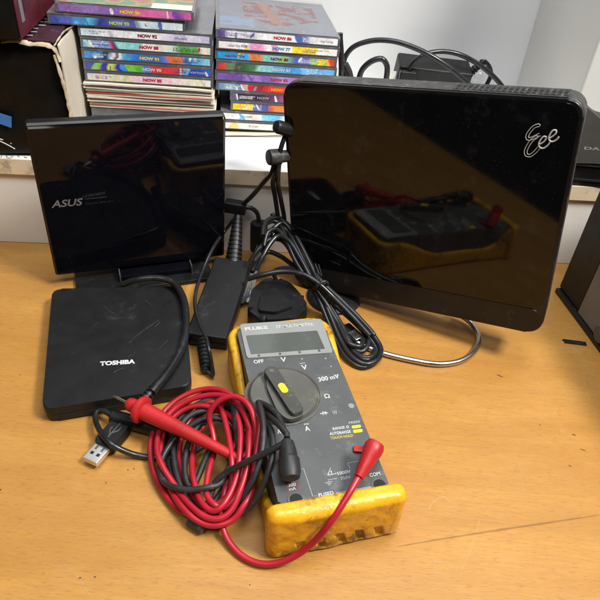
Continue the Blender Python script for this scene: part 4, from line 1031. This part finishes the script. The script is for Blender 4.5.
# small print on the dark top
for r_ in range(7):
    z_ = 109.6; y_ = 14 + r_*11; x_ = -62 + r_*1.5
    sb = bmesh.new(); q_ = x_
    while q_ < x_+34:
        l_ = random.uniform(2, 6); add_tube(sb, [(q_, y_, z_), (q_+l_, y_+.2, z_)], .55, seg=5, smooth=False); q_ += l_+1.4
    finish(sb, 'small_print', M_printdim, ct)
# upper box standing on the carton
c0_, c1_ = at(21.5, 42, 209), at(57, 6, 209)
d_ = (c1_-c0_); ang = math.atan2(-d_.x, d_.y)
MCu = Matrix.Translation((c0_.x, c0_.y, 209.6)) @ Matrix.Rotation(ang, 4, 'Z')
cu_ = thing('game_box', 'dark box with maroon side standing on the crushed black carton', 'box', MCu)
crushed('box_body', (-150, 0, .5), (-1, d_.length+40, 150), M_carton, .8, 8, cu_, seed=11)
box('side_panel', (-.9, 1, 1), (.4, d_.length+38, 149), M_maroon, cu_, .3, 1)
box('side_stripe', (.42, 10, 12), (.75, 18, 120), M_greyprint, cu_, .1, 1)
box('side_stripe', (.42, 22, 18), (.75, 40, 120), mat('dark wine print', (.05, .004, .012), .5), cu_, .1, 1)
# pencil marks on the front rim of the shelf
bm = bmesh.new()
def sl_(x, y): return SH.inverted() @ at(x, y, 98.25)
for s in ([(2, 152), (1, 158)], [(12, 153), (8, 154), (7, 157.5), (11, 158), (13, 156), (10.5, 156)], [(17, 155), (19, 157)], [(24, 157), (27, 158)]):
    add_tube(bm, [sl_(*p) for p in s], .5, seg=5, step=1, flat=.4)
finish(bm, 'pencil_mark', M_greyprint, shelf)

# ------------------------------------------------------------------ things at the right
dvn = Vector((0, 1, 0)); dvo = Vector((0, 574, 0))
MDv = Matrix.Translation((262, 574, 0)) @ Matrix()
dv = thing('charcoal_device', 'charcoal device with pale lettering at the right end of the shelf', 'device', Matrix.Translation(on_plane(585, 163, dvo, dvn)))
MV = FR[dv.name]
def dl(x, y): return MV.inverted() @ on_plane(x, y, dvo, dvn)
fpz = [dl(576, 98), dl(601, 119), dl(660, 136), dl(655, 172), dl(596, 163.5), dl(572, 163)]
prism('face', round_poly([(p.x, p.z) for p in fpz], 3), -3, .2, M_devgrey, dv, .8, 2, M=XZ)
prism('housing', round_poly([(p.x, p.z) for p in fpz], 3), -22, -3.2, M_black, dv, 1, 2, M=XZ)
text('lettering', 'DA', dl(584, 149.3)+Vector((0, -.25, 0)), dl(599.5, 150.3)+Vector((0, -.25, 0)), dl(584.6, 146.4)+Vector((0, -.25, 0)), M_printdim, dv, .15, bold=.02)
hb = thing('flat_box', 'flat black box under the charcoal device on the shelf', 'device', Matrix.Translation(on_plane(585, 175, dvo, dvn)))
zt = on_plane(585, 164.5, dvo, dvn).z; xb = on_plane(566, 168, dvo, dvn).x
box('housing', (xb, 577, 98.3), (xb+180, 640, zt-3), M_black, hb, 1.2, 2, world=True)
box('top_lip', (xb-1, 575.5, zt-2.8), (xb+181, 641, zt-.3), M_devgrey, hb, .6, 2, world=True)
box('slot', (xb+4, 576, 104), (xb+120, 577.5, 106.5), M_hole, hb, .1, 1, world=True)

t0, t1 = at(556.5, 291, 0), at(601, 351, 0)
td = (t1-t0); ta = math.atan2(td.x, -td.y)         # the left side runs towards the camera
MTw = Matrix.Translation((t0.x, t0.y, 0)) @ Matrix.Rotation(ta, 4, 'Z')
def loc(x, y):
    n_ = MTw.to_3x3() @ Vector((1, 0, 0)); return MTw.inverted() @ on_plane(x, y, MTw.translation, n_)
tz = loc(595, 163).z; gy = loc(577, 314).y
print('tower', tz, gy, loc(595,163))
to = thing('computer_tower', 'dark box with grey side panel standing at the right edge of the desk', 'computer case', MTw)
box('case', (.6, gy+.6, 6), (170, 0, tz), M_towerdark, to, 2, 3)
box('side_panel', (-.6, gy-230, 6), (170, gy, tz-10), M_towergrey, to, 1.2, 2)
box('base_rail', (-3, gy-228, .4), (160, -1, 5.6), M_black, to, 1, 2)
kp = loc(600.5, 332)
lathe('knob', [(0, 9), (2, 9), (3, 8)], kp+Vector((-.6, -3, 0)), kp+Vector((-5, -3, 0)), M_devgrey, to, world=False, seg=24)
st_ = thing('black_strip', 'small flat black strip lying on the desk by the dark tower', 'strip', Matrix.Translation(at(574, 341, 0)))
a, b = at(562.5, 341.5, 0), at(586, 344.5, 0)
MS = Matrix.Translation((a+b)/2) @ Matrix.Rotation(math.atan2(b.y-a.y, b.x-a.x), 4, 'Z'); l_ = (b-a).length/2
box('bar', (-l_, .5, .2), (l_, 2.3, 1.6), M_black, st_, .4, 2, M=MS, world=True); box('bar', (-l_+1, -2.3, .2), (l_, -.5, 1.6), M_black, st_, .4, 2, M=MS, world=True)
box('web', (-l_+2, -.45, .15), (l_-2, .45, .8), M_devgrey, st_, 0, M=MS, world=True)

# ------------------------------------------------------------------ light
w = bpy.data.worlds.new('World'); sc.world = w; w.use_nodes = True
bg = w.node_tree.nodes['Background']; bg.inputs[0].default_value = (.80, .85, .95, 1); bg.inputs[1].default_value = .035
def area(name, loc_, target, size, power, col, sy=None):
    l = bpy.data.lights.new(name, 'AREA'); l.energy = power; l.color = col
    l.shape = 'RECTANGLE'; l.size = size; l.size_y = sy or size
    o = bpy.data.objects.new(name, l); COL.objects.link(o)
    o.location = Vector(loc_)*S
    o.rotation_euler = (Vector(target)-Vector(loc_)).to_track_quat('-Z', 'Y').to_euler()
    return o
area('ceiling_lamp', (900, 60, 1450), (0, 400, 0), .42, 38, (1, .965, .90), .3)
area('ceiling_lamp', (-160, -400, 1600), (0, 450, 0), .9, 10, (1, .97, .92), .4)
area('wall_fill_light', (190, 520, 1750), (90, 830, 260), .7, 20, (.84, .91, 1))  # added bluish fill above the desk to brighten the back wall, no window

vs = sc.view_settings
vs.view_transform = 'Standard'; vs.look = 'None'; vs.exposure = 0; vs.gamma = 1; vs.use_curve_mapping = False
sc.cycles.max_bounces = 8
